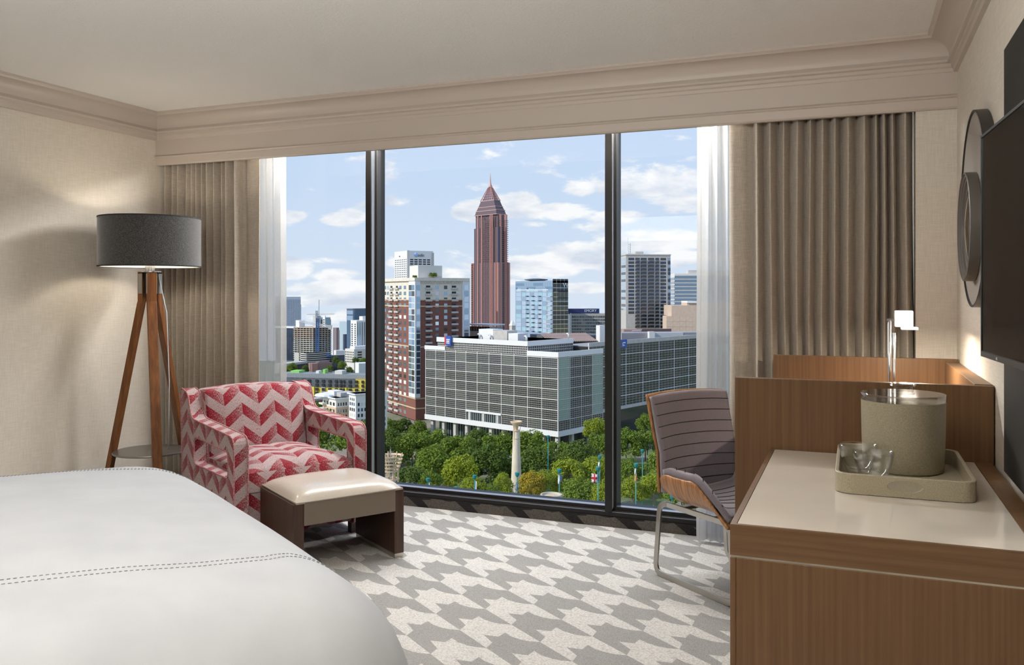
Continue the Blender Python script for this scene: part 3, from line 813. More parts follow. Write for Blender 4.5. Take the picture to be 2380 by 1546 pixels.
# ------------------------------------------------------------------ credenza (near) and desk (far)
CRED = empty('credenza', (0, 0, 0), 0, 'brown wooden credenza with an inset cream glazed top in the right foreground', 'cabinet')
x0, x1, y0, y1, zt = -.277, .418, 2.10, 3.172, .755
MB().box(x0 + .014, x1, y0, y1, .045, .676).box(x0, x0 + .014, y0, y0 + .028, .045, .676).build('body', M_desk, CRED, bevel=.002)
MB().box(x0 + .03, x1, y0 + .03, y1, 0, .045).build('plinth', M_panel_dark, CRED)
MB().box(x0 + .002, x1 - .002, y0 + .002, y1 - .002, .676, .681).build('reveal_strip', mat('reveal_metal', (.55, .52, .46), .3, 1.0), CRED)
MB().box(x0, x1, y0, y0 + .012, .681, zt).build('top_rail', M_desk_h, CRED); MB().box(x0, x0 + .014, y0 + .012, y1, .681, zt).build('top_rail', M_desk, CRED); MB().box(.367, x1, y0 + .012, y1, .681, zt).build('top_rail', M_desk, CRED)
MB().box(x0 + .0145, .3665, y0 + .0125, y1, .69, zt - .0015).build('inset_top', M_cream_top, CRED, bevel=.001)
for k in range(2):
    dr = MB().box(x0, x0 + .0135, y0 + .03 + k * .52, y0 + .53 + k * .52, .07, .665).build('door', M_desk, CRED, bevel=.002)
    MB().box(x0 - .006, x0, y0 + .03 + k * .52 + (.46 if k == 0 else .02), y0 + .03 + k * .52 + (.475 if k == 0 else .035), .42, .58).build('handle', M_chrome, dr)

DESK = empty('desk', (0, 0, 0), 0, 'brown wooden desk enclosed by raised panels beyond the credenza', 'desk')
MB().box(-.402, .426, 3.18, 3.206, 0.0, 1.005).build('side_panel', M_desk, DESK, bevel=.002)
MB().box(-.354, .426, 4.20, 4.226, 0.0, 1.020).build('side_panel', M_desk, DESK, bevel=.002)
MB().box(.372, .426, 3.207, 4.199, 0.0, 1.008).build('back_panel', M_desk, DESK, bevel=.002)
MB().box(-.352, .371, 3.208, 4.198, .715, .750).build('work_top', M_desk_h, DESK, bevel=.002)
MB().box(-.28, .371, 3.21, 3.52, .54, .714).build('drawer', M_desk, DESK, bevel=.002)

M_lit = mat('lit_diffuser', (.82, .83, .84), .4); _b = M_lit.node_tree.nodes['Principled BSDF']; _b.inputs['Emission Color'].default_value = (1, .97, .93, 1); _b.inputs['Emission Strength'].default_value = .75
# desk lamp: chrome post with a small square white head
DL = empty('desk_lamp', (.140, 3.75, .751), 0, 'slim chrome desk lamp with a small square white head', 'lamp')
MB().lathe([(0, 0), (.075, 0), (.075, .012), (.07, .016), (0, .016)], 32).build('base', M_bright, DL, angle=40)
MB().tube([(-.007, 0, .012), (-.007, 0, .452)], .0075, 14).tube([(.010, .004, .012), (.010, .004, .40)], .0055, 12).build('post', M_bright, DL, smooth=True)
MB().box(-.018, .02, -.006, .006, .448, .458).build('joint', M_bright, DL)
hd_ = MB(); hd_.box(.012, .078, -.033, .033, .425, .490); hd_.box(.034, .096, -.036, .030, .414, .425)
hd_.build('lamp_head', M_lit, DL, bevel=.003)
add_light('desk_lamp_light', 'AREA', (.140 + .062, 3.75, .751 + .408), 9, (1.0, .86, .68), target=(.19, 3.75, .75), size=.05)

# ------------------------------------------------------------------ tray, ice bucket, two glasses
TR = empty('serving_tray', (.128, 2.805, .755), 0, 'taupe shagreen serving tray with cut-out handles on the credenza', 'tray')
tw, td, th = .178, .262, .055
def rr_poly(hx, hy, r, n=6):
    return rounded_loop([(-hx, -hy), (hx, -hy), (hx, hy), (-hx, hy)], r, n)
po, pi_ = rr_poly(tw, td, .05), rr_poly(tw - .011, td - .011, .042)
n = len(po)
def tray_wall():
    mb = MB(); vs = [(p[0], p[1], 0) for p in po] + [(p[0], p[1], th) for p in po] + [(p[0], p[1], th) for p in pi_] + [(p[0], p[1], .008) for p in pi_]
    fs = []
    for i in range(n):
        j = (i + 1) % n
        # leave the grip hole open in the two short sides
        for a, b in ((0, 1), (1, 2), (2, 3)): fs.append((a * n + i, a * n + j, b * n + j, b * n + i))
    mb.add(vs, fs); return mb
tray_o = tray_wall().build('rim', M_shagreen, TR, bevel=.0025, angle=50)
cut = MB(); cp = [(.045 * cos(a) * (1 if abs(cos(a)) > .3 else 1), .016 * sin(a)) for a in [2 * pi * k / 20 for k in range(20)]]
cut.extrude(cp, [lambda p: (p[0], -td - .03, .030 + p[1]), lambda p: (p[0], td + .03, .030 + p[1])])
co = cut.build('grip_cutter', M_shagreen); bpy.context.view_layer.update()
bmod = tray_o.modifiers.new('grip', 'BOOLEAN'); bmod.object = co; bmod.operation = 'DIFFERENCE'; bmod.solver = 'EXACT'
bpy.context.view_layer.update()
co.parent = TR; co.matrix_parent_inverse = Matrix.Identity(4)
bpy.context.view_layer.update()
dg = bpy.context.evaluated_depsgraph_get(); me2 = bpy.data.meshes.new_from_object(tray_o.evaluated_get(dg))
tray_o.modifiers.clear(); tray_o.data = me2; bpy.data.objects.remove(co, do_unlink=True)
MB().prism([(p[0], p[1]) for p in rr_poly(tw - .009, td - .009, .042)], .001, .008).build('tray_floor', M_shagreen, TR)

BK = empty('ice_bucket', (.141, 2.918, .7645), 0, 'round taupe shagreen ice bucket with a clear lid', 'ice bucket')
MB().lathe([(0, 0), (.112, 0), (.116, .004), (.119, .10), (.121, .212), (.117, .213), (.113, .20), (.111, .02), (0, .02)], 64).build('body', M_shagreen, BK, angle=50)
def thin_glass(name, tint, ior, rough, gain):
    m = bpy.data.materials.new(name); m.use_nodes = True; nt = m.node_tree; nt.nodes.clear()
    out = node(nt, 'ShaderNodeOutputMaterial'); mix = node(nt, 'ShaderNodeMixShader')
    t = node(nt, 'ShaderNodeBsdfTransparent'); t.inputs[0].default_value = (*tint, 1)
    g = node(nt, 'ShaderNodeBsdfGlossy'); g.inputs['Roughness'].default_value = rough
    fr = node(nt, 'ShaderNodeLayerWeight'); fr.inputs[0].default_value = .5
    link(nt, math_n(nt, 'ADD', math_n(nt, 'MULTIPLY', math_n(nt, 'POWER', fr.outputs['Facing'], ior), gain), .04, True), mix.inputs[0]); link(nt, t.outputs[0], mix.inputs[1]); link(nt, g.outputs[0], mix.inputs[2])
    link(nt, mix.outputs[0], out.inputs[0]); return m
M_glass = thin_glass('clear_glass', (.98, .985, .985), 2.2, 0.03, .65)
M_acrylic = thin_glass('clear_acrylic', (.96, .97, .97), 2.2, 0.08, .8)
ld = MB().lathe([(0, .214), (.122, .214), (.123, .217), (.123, .232), (.121, .235), (0, .235)], 64).build('lid', M_acrylic, BK, angle=40)
MB().lathe([(0, .2355), (.034, .2355), (.034, .238), (.030, .240), (.030, .256), (.036, .258), (.038, .262), (.036, .266), (0, .266)], 40).build('knob', M_acrylic, ld, angle=40)
def glass(x, y, label):
    o = MB().lathe([(0, .0), (.028, .0), (.033, .003), (.043, .03), (.052, .06), (.056, .086), (.0555, .0875), (.054, .086), (.048, .055), (.038, .030), (.026, .016), (0, .012)], 48).build('drinking_glass', M_glass, None, smooth=True)
    o.location = (x, y, .7642); tag(o, label, 'glass', 'clear tumblers on the tray'); return o
glass(.052, 2.685, 'clear tumbler at the front of the tray')
glass(.012, 2.790, 'clear tumbler half hidden behind the front one')

# ------------------------------------------------------------------ television, wall panel, round mirror
tvr = radians(3.46)
PANEL = empty('wall_panel', (XR, 2.0, .80), 0, 'tall charcoal panel fixed to the right wall behind the television', 'panel')
MB().box(-.022, -.001, 0, .86, -.012, 1.225).build('board', M_panel_dark, PANEL, bevel=.002)
TV = empty('television', (.318, 2.59, 1.142), tvr, 'large flat black television tilted slightly off the right wall', 'television')
MB().box(.0, .026, -1.05, 0, 0, .59).build('housing', M_black, TV, bevel=.002)
MB().box(-.001, .0005, -1.042, -.008, .016, .582).build('screen', M_screen, TV)
bz = MB(); bz.box(-.003, .001, -1.05, 0, 0, .014); bz.box(-.003, .001, -1.05, 0, .583, .59); bz.box(-.003, .001, -.008, 0, 0, .59); bz.box(-.003, .001, -1.05, -1.042, 0, .59)
bz.build('bezel', mat('grey_bezel', (.10, .115, .12), .3, .8), TV)
MB().box(-.0045, -.003, -.20, -.19, .004, .010).build('indicator', mat('indicator_grey', (.4, .4, .4), .4), TV)
DSC = empty('wall_disc', (XR, 3.44, 1.61), 0, 'round grey wall plaque with a dark rim behind the convex mirror', 'wall art')
def wall_lathe(prof, nseg=64):
    """profile (radius, out from wall) turned about the axis across the room"""
    mb = MB(); mb.lathe([(r, h) for r, h in prof], nseg)
    mb.v = [(-z, y, x) for x, y, z in mb.v]; return mb
wall_lathe([(.343, .001), (.35, .001), (.35, .040), (.343, .040), (.343, .001)]).build('rim', mat('dark_bronze_rim', (.03, .028, .026), .4), DSC, angle=40)
wall_lathe([(0, .001), (.3425, .001), (.3425, .034), (0, .034)]).build('face', M_disc, DSC, angle=40)
MIR = empty('wall_mirror', (XR - .0355, 3.40, 1.545), 0, 'small round convex mirror in a stepped dark frame', 'mirror')
wall_lathe([(.165, .001), (.192, .001), (.192, .034), (.186, .036), (.182, .030), (.176, .030), (.172, .024), (.166, .024), (.162, .016), (.150, .014), (.150, .001), (.165, .001)]).build('frame', mat('stepped_frame', (.11, .098, .085), .4), MIR, angle=40)
wall_lathe([(0, .030), (.03, .0292), (.06, .0272), (.09, .0242), (.12, .020), (.149, .014), (.149, .004), (0, .004)]).build('glass', M_mirror, MIR, smooth=False, angle=40)

# ------------------------------------------------------------------ office chair (faces right and towards us)
OC = empty('desk_chair', (-.52, 3.96, 0), radians(-38), 'walnut shell desk chair with striped plum-grey upholstery on a steel sled base', 'chair')
# local frame: +x is the way the chair faces, y across; near side is y < 0
RUN = .225
for s_ in (-1, 1):
    y = s_ * RUN
    path = rounded_loop([(-.25, y * .9, .335), (-.255, y, .012), (.25, y, .012), (.20, y * .9, .335)], [.05, .05, .05, .05], 6)
    # open loop: rear upright, floor runner, front upright, top bar closes under the seat
    path.append(path[0])
    MB().tube(path, .01, sq=(.010, .026)).build('sled_rail', M_chrome, OC, bevel=.002)
MB().box(-.13, -.10, -RUN * .85, RUN * .85, .328, .342).box(.09, .12, -RUN * .85, RUN * .85, .328, .342).build('cross_bar', M_chrome, OC)
def seat_edge(s):
    """height of the upturned seat sides; s 0 rear .. 1 front"""
    if s < .12: return .085 + .04 * sqrt(max(0, s / .12))
    if s < .45: return .125
    t = (s - .45) / .55; return .125 * (1 - t * t * (3 - 2 * t)) + .004
def seat_pt(u, v, lift, inset):
    """u across -1..1, v 0 rear .. 1 front"""
    x = -.188 + .425 * v; au = abs(u); sg = 1 if u >= 0 else -1
    flat = .165
    hh = seat_edge(v)
    if au < .62:
        y = flat * au / .62; z = .375 - .012 * (1 - (au / .62) ** 2)
    else:
        t = (au - .62) / .38; a = t * pi / 2 * .95
        y = flat + (.085 - inset) * sin(a); z = .375 + hh * (1 - cos(a)) * 1.05
    z -= .035 * max(0, (v - .75) / .25) ** 2; z += .02 * max(0, (.2 - v) / .2) ** 2
    return (x, sg * y, z + lift)
mb = MB(); mb.grid(lambda a, b: seat_pt(2 * a - 1, b, -.012, 0.0), 44, 24); mb.build('seat_shell', M_walnut, OC, smooth=True, solid=.012)
mb = MB(); mb.grid(lambda a, b: seat_pt(2 * a - 1, .02 + .97 * b, .016, .017), 44, 24); st = mb.build('seat_pad', M_upholstery, OC, smooth=True, solid=.028)
def back_pt(u, v, off, shrink=0.0):
    """u across -1..1, v 0 bottom .. 1 top"""
    hwid = (.228 + .010 * v) - shrink; y = u * hwid
    z = .385 + .46 * v - .012 * u * u * v
    lean = -.235 - .07 * v + .045 * (v - .45) ** 2
    wing = (abs(u) ** 3) * (.055 - .05 * abs(v - .42) * 1.6)
    return (lean + wing + off, y, z)
mb = MB(); mb.grid(lambda a, b: back_pt(2 * a - 1, b, -.024), 40, 28); mb.build('back_shell', M_walnut, OC, smooth=True, solid=.011)
def pad(a, b):
    u = 2 * a - 1; v = .012 + .976 * b
    e = max(0, 1 - ((abs(u)) ** 10)); 
    return back_pt(u, v, .004 + .010 * e * (1 - abs(2 * b - 1) ** 10), .006)
mb = MB(); mb.grid(pad, 48, 36); bp_ = mb.build('back_pad', M_upholstery, OC, smooth=True, solid=.030)
for k in range(8):
    b = .10 + k * .117
    pts = []
    for i in range(41):
        x, y, z = pad(i / 40, b); pts.append((x + .0158, y, z))
    MB().tube(pts, .0020, 5).build('stripe', M_stripe, bp_, smooth=True)
for k in range(6):
    v = .18 + k * .14; pts = []
    for i in range(41):
        p = seat_pt(2 * i / 40 - 1, .02 + .97 * v, .016, .017); pts.append((p[0], p[1] * .985, p[2] + .0146))
    MB().tube(pts, .0018, 5).build('stripe', M_stripe, st, smooth=True)
MB().tube([(-.285, 0, .46), (-.27, 0, .40), (-.20, 0, .352), (-.05, 0, .345)], .012, sq=(.06, .008)).build('back_bracket', M_chrome, OC)
# ================================================================== THE CITY OUTSIDE
HG = 60.0
GZ = CAMZ - HG                     # street level far below the room

def flat(p): return Vector((p.x, p.y, 0))
class Bld:
    """a block seen at its near corner: px of the corner, of the left end and of the right end; d, dl depth of corner and left end"""
    def __init__(s, name, label, pc, pl, pr, d, dl, ybase=None, cat='building', group=None, beside=None):
        s.C = flat(at(pc, YH, d)); L = flat(at(pl, YH, dl)); v = L - s.C
        if beside:                                # set beside another block, sharing its direction
            b, x, y, ll = beside; s.C = b.C + b.eR * x + b.eL * y; v = b.eL * ll; d = s.C.dot(FW)
        s.LL = v.length; s.eL = v.normalized(); s.eR = Vector((s.eL.y, -s.eL.x, 0)); s.d = d
        s.LR = s._hit(pr, s.eR)
        s.z0 = GZ if ybase is None else CAMZ + (YH - ybase) / FPX * d
        s.root = empty(name, (s.C.x, s.C.y, s.z0), atan2(s.eR.y, s.eR.x), label, cat, group)
    def _hit(s, px, e):
        r = FW + RT * ((px - CX) / FPX)          # ray in plan from the camera at the origin
        # C + e*t = r*k
        det = e.x * -r.y + e.y * r.x
        return (-s.C.x * -r.y + -s.C.y * r.x) / det
    def sL(s, px): return s._hit(px, s.eL)
    def sR(s, px): return s._hit(px, s.eR)
    def z(s, y): return CAMZ + (YH - y) / FPX * s.d - s.z0
    def box(s, name, m, x0, x1, y0, y1, z0, z1, parent=None, mb=None):
        mb = mb or MB(); mb.box(x0, x1, y0, y1, z0, z1)
        return mb.build(name, m, parent or s.root)
    def body(s, m, ytop, name='wall'): return s.box(name, m, 0, s.LR, 0, s.LL, 0, s.z(ytop))
    def cells(s, name, m, face, ss, zz, proud=.08, depth=.25, parent=None):
        """one object per (s0,s1) x (z0,z1) on face 'L' or 'R'; alike ones share their mesh; m may be a list to pick from"""
        cache = {}; out = []
        for (a, b) in ss:
            for (c, e) in zz:
                mm = m[(int(round(a * 7)) * 7919 + int(round(c * 5)) * 104729 + ord(face) * 31 >> 2) % len(m)] if isinstance(m, list) else m
                k = (round(b - a, 2), round(e - c, 2), mm.name)
                if k not in cache:
                    w, h = b - a, e - c
                    mb = MB().box(-proud, depth, 0, w, 0, h) if face == 'L' else MB().box(0, w, -proud, depth, 0, h)
                    cache[k] = mb.mesh(name, mm)
                out.append(inst(name, cache[k], parent or s.root, (0, a, c) if face == 'L' else (a, 0, c)))
        return out
    def bars(s, face, svals, zvals, smin, smax, zmin, zmax, wv, wh, proud, mb):
        """upright bars at svals and level bars at zvals, into one mesh"""
        for v in svals:
            if face == 'L': mb.box(-proud, .05, v - wv / 2, v + wv / 2, zmin, zmax)
            else: mb.box(v - wv / 2, v + wv / 2, -proud, .05, zmin, zmax)
        for v in zvals:
            if face == 'L': mb.box(-proud * .9, .05, smin, smax, v - wh / 2, v + wh / 2)
            else: mb.box(smin, smax, -proud * .9, .05, v - wh / 2, v + wh / 2)
        return mb
def spread(a, b, n, fill=.6, lead=None):
    p = (b - a) / n; return [(a + p * i + p * (1 - fill) / 2, a + p * i + p * (1 + fill) / 2) for i in range(n)]
def lin(a, b, n): return [a + (b - a) * i / n for i in range(n + 1)]

def glassy(name, col, rough=.08, metal=.55, spec=.8): return mat(name, col, rough, metal, spec)
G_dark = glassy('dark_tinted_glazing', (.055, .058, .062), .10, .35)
G_grey = glassy('grey_green_glazing', (.065, .072, .068), .07, .5)
G_blue = glassy('blue_glazing', (.26, .38, .50), .06, .8)
G_pale = glassy('pale_sky_glazing', (.62, .74, .84), .08, .8)
G_sky = glassy('reflective_glazing', (.45, .56, .68), .05, .9)
G_navy = glassy('navy_glazing', (.035, .055, .10), .08, .4)
M_brick = noise_mat('red_brown_brick', (.20, .075, .055), (.27, .115, .085), .9, (1, 1, 1), 3.0, 6)
M_cream = noise_mat('cream_stone', (.72, .66, .56), (.80, .74, .64), .85, (1, 1, 1), .6, 4)
M_white = mat('white_panel', (.80, .80, .79), .6)
M_offw = mat('off_white_render', (.74, .71, .66), .8)
M_conc = noise_mat('pale_concrete', (.50, .48, .45), (.58, .56, .52), .9, (1, 1, 1), .8, 4)
M_tan = noise_mat('tan_precast', (.60, .46, .36), (.66, .52, .41), .85, (1, 1, 1), .5, 3)
M_pink = mat('pink_granite', (.52, .25, .21), .5)
M_pinkd = mat('dusky_granite_glazing', (.17, .118, .13), .35, .3)
M_roof = mat('grey_roofing', (.36, .35, .35), .9)
M_roofd = mat('dark_bronze_roof', (.12, .085, .08), .7)
M_navy = mat('navy_sign', (.028, .045, .16), .5)
M_yellow = noise_mat('yellow_sheathing', (.72, .56, .07), (.78, .63, .13), .8, (1, 1, 1), .25, 3)
M_bluesh = mat('blue_sheathing', (.36, .48, .60), .8)
M_slate = noise_mat('slate_netting', (.10, .11, .13), (.15, .16, .18), .9, (1, 1, 1), .4, 3)
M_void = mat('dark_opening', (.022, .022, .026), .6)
M_lime = mat('lime_sheathing', (.30, .66, .16), .8)

# ---- ground: park lawn and paving that ends where the streets drop away behind
mb = MB()
def gp(px, d): q = at(px, YH, d); return (q.x, q.y, GZ)
mb.add([gp(-900, 40), gp(3600, 40), gp(3600, 760), gp(-900, 760)], [(0, 1, 2, 3)])
o = mb.build('ground', noise_mat('park_ground', (.10, .15, .045), (.30, .26, .20), .95, (1, 1, 1), .035, 5, .45, .6)); tag(o, 'lawn and paving of the park far below the window', kind='structure')
PZ = Vector((0, 0, 1))

# ------------------------------------------------------------------ big gridded glass office block
B = Bld('glass_office_block', 'broad glass office block with a fine white window grid and a cut-out entrance', 1297, 990, 1400, 312, 357)
zb, zt_ = B.z(1003), B.z(829)                    # underside of glazing, roof of the lower mass
gl = 4.9
B.box('wall', G_grey, 0.1, B.LR, .1, B.LL, zb, zt_)
bayL = [B.sL(p) for p in (1297, 1260, 1227, 1195.7, 1166, 1137.7, 1110, 1084, 1060, 1035.7, 1013.7, 990)]
nfl = 7; zl = lin(zb, zt_ - .6, nfl)
cut0, cut1 = bayL[4], bayL[7]                    # recessed entrance between these bays, in the lowest two floors
panel_sets = [G_grey, G_grey, G_dark, glassy('green_grey_glazing', (.13, .15, .125), .08, .5)]
for i in range(11):
    for j in range(nfl):
        if j < 1 and i in (4, 5, 6): continue
        B.cells('glazing_panel', panel_sets[(i * 3 + j * 5) % 4], 'L', [(bayL[i] + .12, bayL[i + 1] - .12)], [(zl[j] + .12, zl[j + 1] - .12)], .05, .1)
mb = MB(); minor = []
for i in range(11): minor += [bayL[i] + (bayL[i + 1] - bayL[i]) * k / 8 for k in range(1, 8)]
zmin = [];
for j in range(nfl): zmin += [zl[j] + (zl[j + 1] - zl[j]) * k / 5 for k in range(1, 5)]
for s0, s1, m_, z_, lo in ((0, cut0, [v for v in minor if v < cut0], zmin, zb), (cut0, cut1, [v for v in minor if cut0 < v < cut1], [v for v in zmin if v > zl[1]], zl[1]), (cut1, B.LL, [v for v in minor if v > cut1], zmin, zb)):
    B.bars('L', m_, [], s0, s1, lo, zt_ - .5, .055, .15, .12, mb); B.bars('L', [], z_, s0, s1, lo, zt_, .1, .13, .17, mb)
o = mb.build('glazing_bars', mat('grey_bars', (.38, .365, .335), .6), B.root); o['kind'] = 'stuff'
for v in bayL:
    if abs(v - cut0) > 1 and cut0 < v < cut1: z0_ = zl[1]
    else: z0_ = zb
    B.box('mullion', M_offw, -.28, .05, v - .11, v + .11, z0_, zt_)
for j in range(1, nfl + 1):
    B.box('floor_band', M_offw, -.30, .05, 0, B.LL, zl[j] - .13, zl[j] + .13)
# right-hand face, in shade
nR = 4; bayR = lin(0, B.LR, nR)
for i in range(nR):
    for j in range(nfl):
        B.cells('glazing_panel', [G_grey, G_dark][(i + j * 2) % 2] if 0 < i < nR - 1 or j == 0 else glassy('sea_green_glazing', (.30, .43, .36), .12, .15), 'R', [(bayR[i] + .12, bayR[i + 1] - .12)], [(zl[j] + .12, zl[j + 1] - .12)], .05, .1)  # greenish reflection is put into the colour of the sea-green panels
mb = MB(); mr_ = []
for i in range(nR): mr_ += [bayR[i] + (bayR[i + 1] - bayR[i]) * k / 5 for k in range(1, 5)]
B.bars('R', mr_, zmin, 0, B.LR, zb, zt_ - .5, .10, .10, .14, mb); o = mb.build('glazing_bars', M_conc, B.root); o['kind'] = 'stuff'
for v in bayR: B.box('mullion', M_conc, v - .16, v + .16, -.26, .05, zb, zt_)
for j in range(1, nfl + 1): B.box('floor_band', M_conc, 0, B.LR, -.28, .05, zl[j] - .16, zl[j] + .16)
# base beam, roof edge, columns and dark lower storey
B.box('base_beam', M_white, -.5, B.LR, -.5, B.LL + .3, zb - 2.0, zb)
B.box('parapet', M_white, -.45, .1, -.45, B.sL(1226), zt_ - .3, zt_ + 1.6); B.box('parapet', M_white, .1, B.LR, -.45, .1, zt_ - .3, zt_ + 1.6); B.box('roof_deck', M_roof, .1, B.LR, .1, B.LL, zt_, zt_ + .15)
B.box('parapet', M_white, -.45, .1, B.sL(1036), B.LL + .4, zt_ - .2, zt_ + 1.4)
B.box('lower_storey', G_dark, 5, B.LR, 4, B.LL - 3, 0, zb - 2.0)
for v in lin(1.2, B.LL - 3, 10): B.box('column', M_conc, .6, 2.0, v - .7, v + .7, 0, zb - 2)
for v in (B.LR * .35, B.LR * .75): B.box('column', M_conc, v - .7, v + .7, .6, 2.0, 0, zb - 2)
mb = MB()
for v in lin(3, B.LL - 4, 44): mb.box(4.8, 5.05, v - .12, v + .12, 0, zb - 2)
o = mb.build('lower_storey_bars', glassy('aqua_bars', (.55, .72, .70), .2, .4), B.root)
# entrance recess
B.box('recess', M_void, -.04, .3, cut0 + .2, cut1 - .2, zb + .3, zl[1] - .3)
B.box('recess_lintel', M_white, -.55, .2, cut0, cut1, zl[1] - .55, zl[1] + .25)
for v in lin(cut0 + 2, cut1 - 2, 2): B.box('recess_column', M_conc, -.35, .1, v - .6, v + .6, zb, zl[1])
mb = MB()
for v in lin(cut0 + 1, cut1 - 1, 16): mb.box(-.10, .1, v - .1, v + .1, zb, zl[1] - .4)
mb.build('recess_glazing_bars', glassy('aqua_bars2', (.45, .60, .60), .2, .4), B.root)
# set-back upper storey with its own white parapet
u0, u1 = B.sL(1226), B.sL(1018); zu = B.z(799)
B.box('upper_storey', G_grey, .05, B.LR, u0, u1, zt_, zu)
for a, b in zip(lin(u0, u1, 7), lin(u0, u1, 7)[1:]): B.cells('glazing_panel', panel_sets[int(a) % 3], 'L', [(a + .12, b - .12)], [(zt_ + .1, zu - 1.6)], .02, .1)
mb = MB(); B.bars('L', lin(u0, u1, 56), lin(zt_, zu - 1.4, 4), u0, u1, zt_, zu, .11, .15, .10, mb); mb.build('upper_glazing_bars', M_offw, B.root)
B.box('upper_parapet', M_white, -.45, .1, u0 - .4, u1 + .4, zu - 1.5, zu + .4); B.box('upper_parapet', M_white, .1, B.LR, u0 - .4, u0 + .1, zu - 1.5, zu + .4); B.box('upper_roof_deck', M_roof, .1, B.LR, u0 + .1, u1, zu - .3, zu)
mb = MB()
for v in lin(0, B.LR, 22): mb.box(v - .1, v + .1, u0 - .2, u0 + .1, zt_, zu - 1.5)
for v in lin(zt_, zu - 1.5, 3): mb.box(0, B.LR, u0 - .15, u0 + .1, v - .12, v + .12)
mb.build('upper_glazing_bars', M_conc, B.root)
# flagged blue and red sign board at the roof edge
sg = MB().box(-1.5, -.5, B.sL(1053), B.sL(1042.5), B.z(817), B.z(792)).build('sign_board', mat('royal_blue_sign', (.035, .10, .42), .5), B.root)
MB().box(-1.5, -.5, B.sL(1042.3), B.sL(1039), B.z(816), B.z(793)).build('sign_edge', mat('sign_red', (.60, .05, .06), .5), sg)
mb = MB()
for k, w in enumerate((8, 7, 7.2)):
    yy = 800 + k * 4.4; mb.box(-1.56, -1.5, B.sL(1043.5 + w), B.sL(1043.5), B.z(yy + 2.6), B.z(yy))
mb.build('sign_lettering', M_white, sg)
GB = B
# rooftop plant on the block
for (pa, pb, ya, yb_, m_) in ((1097, 1130, 797, 773, M_white), (1130, 1163, 797, 775, M_conc), (1166, 1188, 797, 781, M_white)):
    B.box('roof_plant', m_, 4, 10, B.sL(pb), B.sL(pa), B.z(ya) - .5, B.z(yb_))
for p_ in (1103, 1128, 1241, 1304, 1400):
    mb = MB(); s_ = B.sL(p_) if p_ < 1230 else None
    x_, y_ = (3, s_) if s_ is not None else (B.sR(p_) if p_ > 1297 else 2, u0 + 2)
    mb.tube([(x_, y_, zu), (x_, y_, zu + 1.7), (x_, y_ + .5, zu + 2.2), (x_, y_ + 1.0, zu + 2.0)], .32, 8); mb.build('roof_vent', M_white, B.root, smooth=True)

# ------------------------------------------------------------------ right wing of the same glass complex
B = Bld('glass_office_wing', 'grey-green glass office wing seen right of the dark mullion', 1402, 1330, 1900, 330, 352, beside=(GB, GB.LR + .6, 7.0, 14.0))
zt_ = B.z(806); B.box('wall', G_grey, 0, B.LR, 0, B.LL, 0, zt_)
zl = lin(B.z(958), zt_, 6); nb = 18; bx_ = lin(0, B.LR, nb)
for i in range(nb):
    for j in range(6): B.cells('glazing_panel', [G_grey, G_dark, glassy('sea_green_glazing', (.30, .43, .36), .12, .15), G_grey][(i * 5 + j * 3 + (i * j) % 3) % 4 if i > 6 else (i + j) % 2], 'R', [(bx_[i] + .15, bx_[i + 1] - .15)], [(zl[j] + .15, zl[j + 1] - .15)], .05, .1)
mb = MB(); ms = []
for i in range(nb): ms += [bx_[i] + (bx_[i + 1] - bx_[i]) * k / 5 for k in range(1, 5)]
mz = []
for j in range(6): mz += [zl[j] + (zl[j + 1] - zl[j]) * k / 4 for k in range(1, 4)]
B.bars('R', ms, mz, 0, B.LR, zl[0], zt_, .09, .09, .12, mb); o = mb.build('glazing_bars', M_conc, B.root); o['kind'] = 'stuff'
for v in bx_: B.box('mullion', M_white, v - .14, v + .14, -.25, .05, zl[0], zt_)
for v in zl: B.box('floor_band', M_white, 0, B.LR, -.24, .05, v - .14, v + .14)
B.box('parapet', M_conc, -.3, B.LR, -.4, .1, zt_, B.z(797)); B.box('roof_deck', M_roof, 0, B.LR, .1, B.LL, zt_, zt_ + .2)
B.box('base_beam', M_conc, 0, B.LR, -.5, .1, B.z(965), B.z(957))
B.box('lower_storey', G_navy, 0, B.LR, 3, 5, 0, B.z(965))
for v in lin(5, B.LR, 9): B.box('column', M_conc, v - .7, v + .7, .3, 1.6, 0, B.z(965))
sg = MB().box(B.sR(1436), B.sR(1452), -1.2, -.4, B.z(815), B.z(795)).build('sign_board', mat('royal_blue_sign', (.035, .10, .42), .5), B.root)
MB().box(B.sR(1441), B.sR(1448), -1.26, -1.2, B.z(804), B.z(801)).box(B.sR(1441), B.sR(1446), -1.26, -1.2, B.z(810), B.z(807.5)).box(B.sR(1441), B.sR(1442.5), -1.26, -1.2, B.z(811), B.z(801)).build('sign_lettering', M_white, sg)

# ------------------------------------------------------------------ brick and cream apartment tower
B = Bld('brick_apartment_tower', 'tall red brick apartment tower with cream top floors and glazed corner bays', 966, 893, 1089, 402, 438)
zt_ = B.z(650); zc_ = B.z(696)
B.box('wall', M_brick, .0, B.LR, 0, B.LL, 0, zc_)
B.box('upper_wall', M_cream, .0, B.LR, 0, B.LL, zc_, zt_)
sb0 = B.sL(952); B.box('corner_bay', M_white, -.5, B.sR(976), -.5, sb0, B.z(925), zt_)
B.box('corner_bay', M_white, B.sR(1074), B.LR + .5, -.5, 5, B.z(925), zt_ - .5)
for y_ in (697, 712, 807, 927, 950): B.box('stone_band', mat('buff_band', (.62, .48, .30), .8), -.25, B.LR - 1, -.25, B.LL, B.z(y_ + 1.6), B.z(y_ - 1.2))
B.box('stone_base', M_cream, -.6, B.LR, -.6, B.LL + .5, 0, B.z(985))
B.box('cornice', M_cream, -.8, B.LR + .3, -.8, B.LL + .6, zt_ - .6, zt_ + .9)
mb = MB()
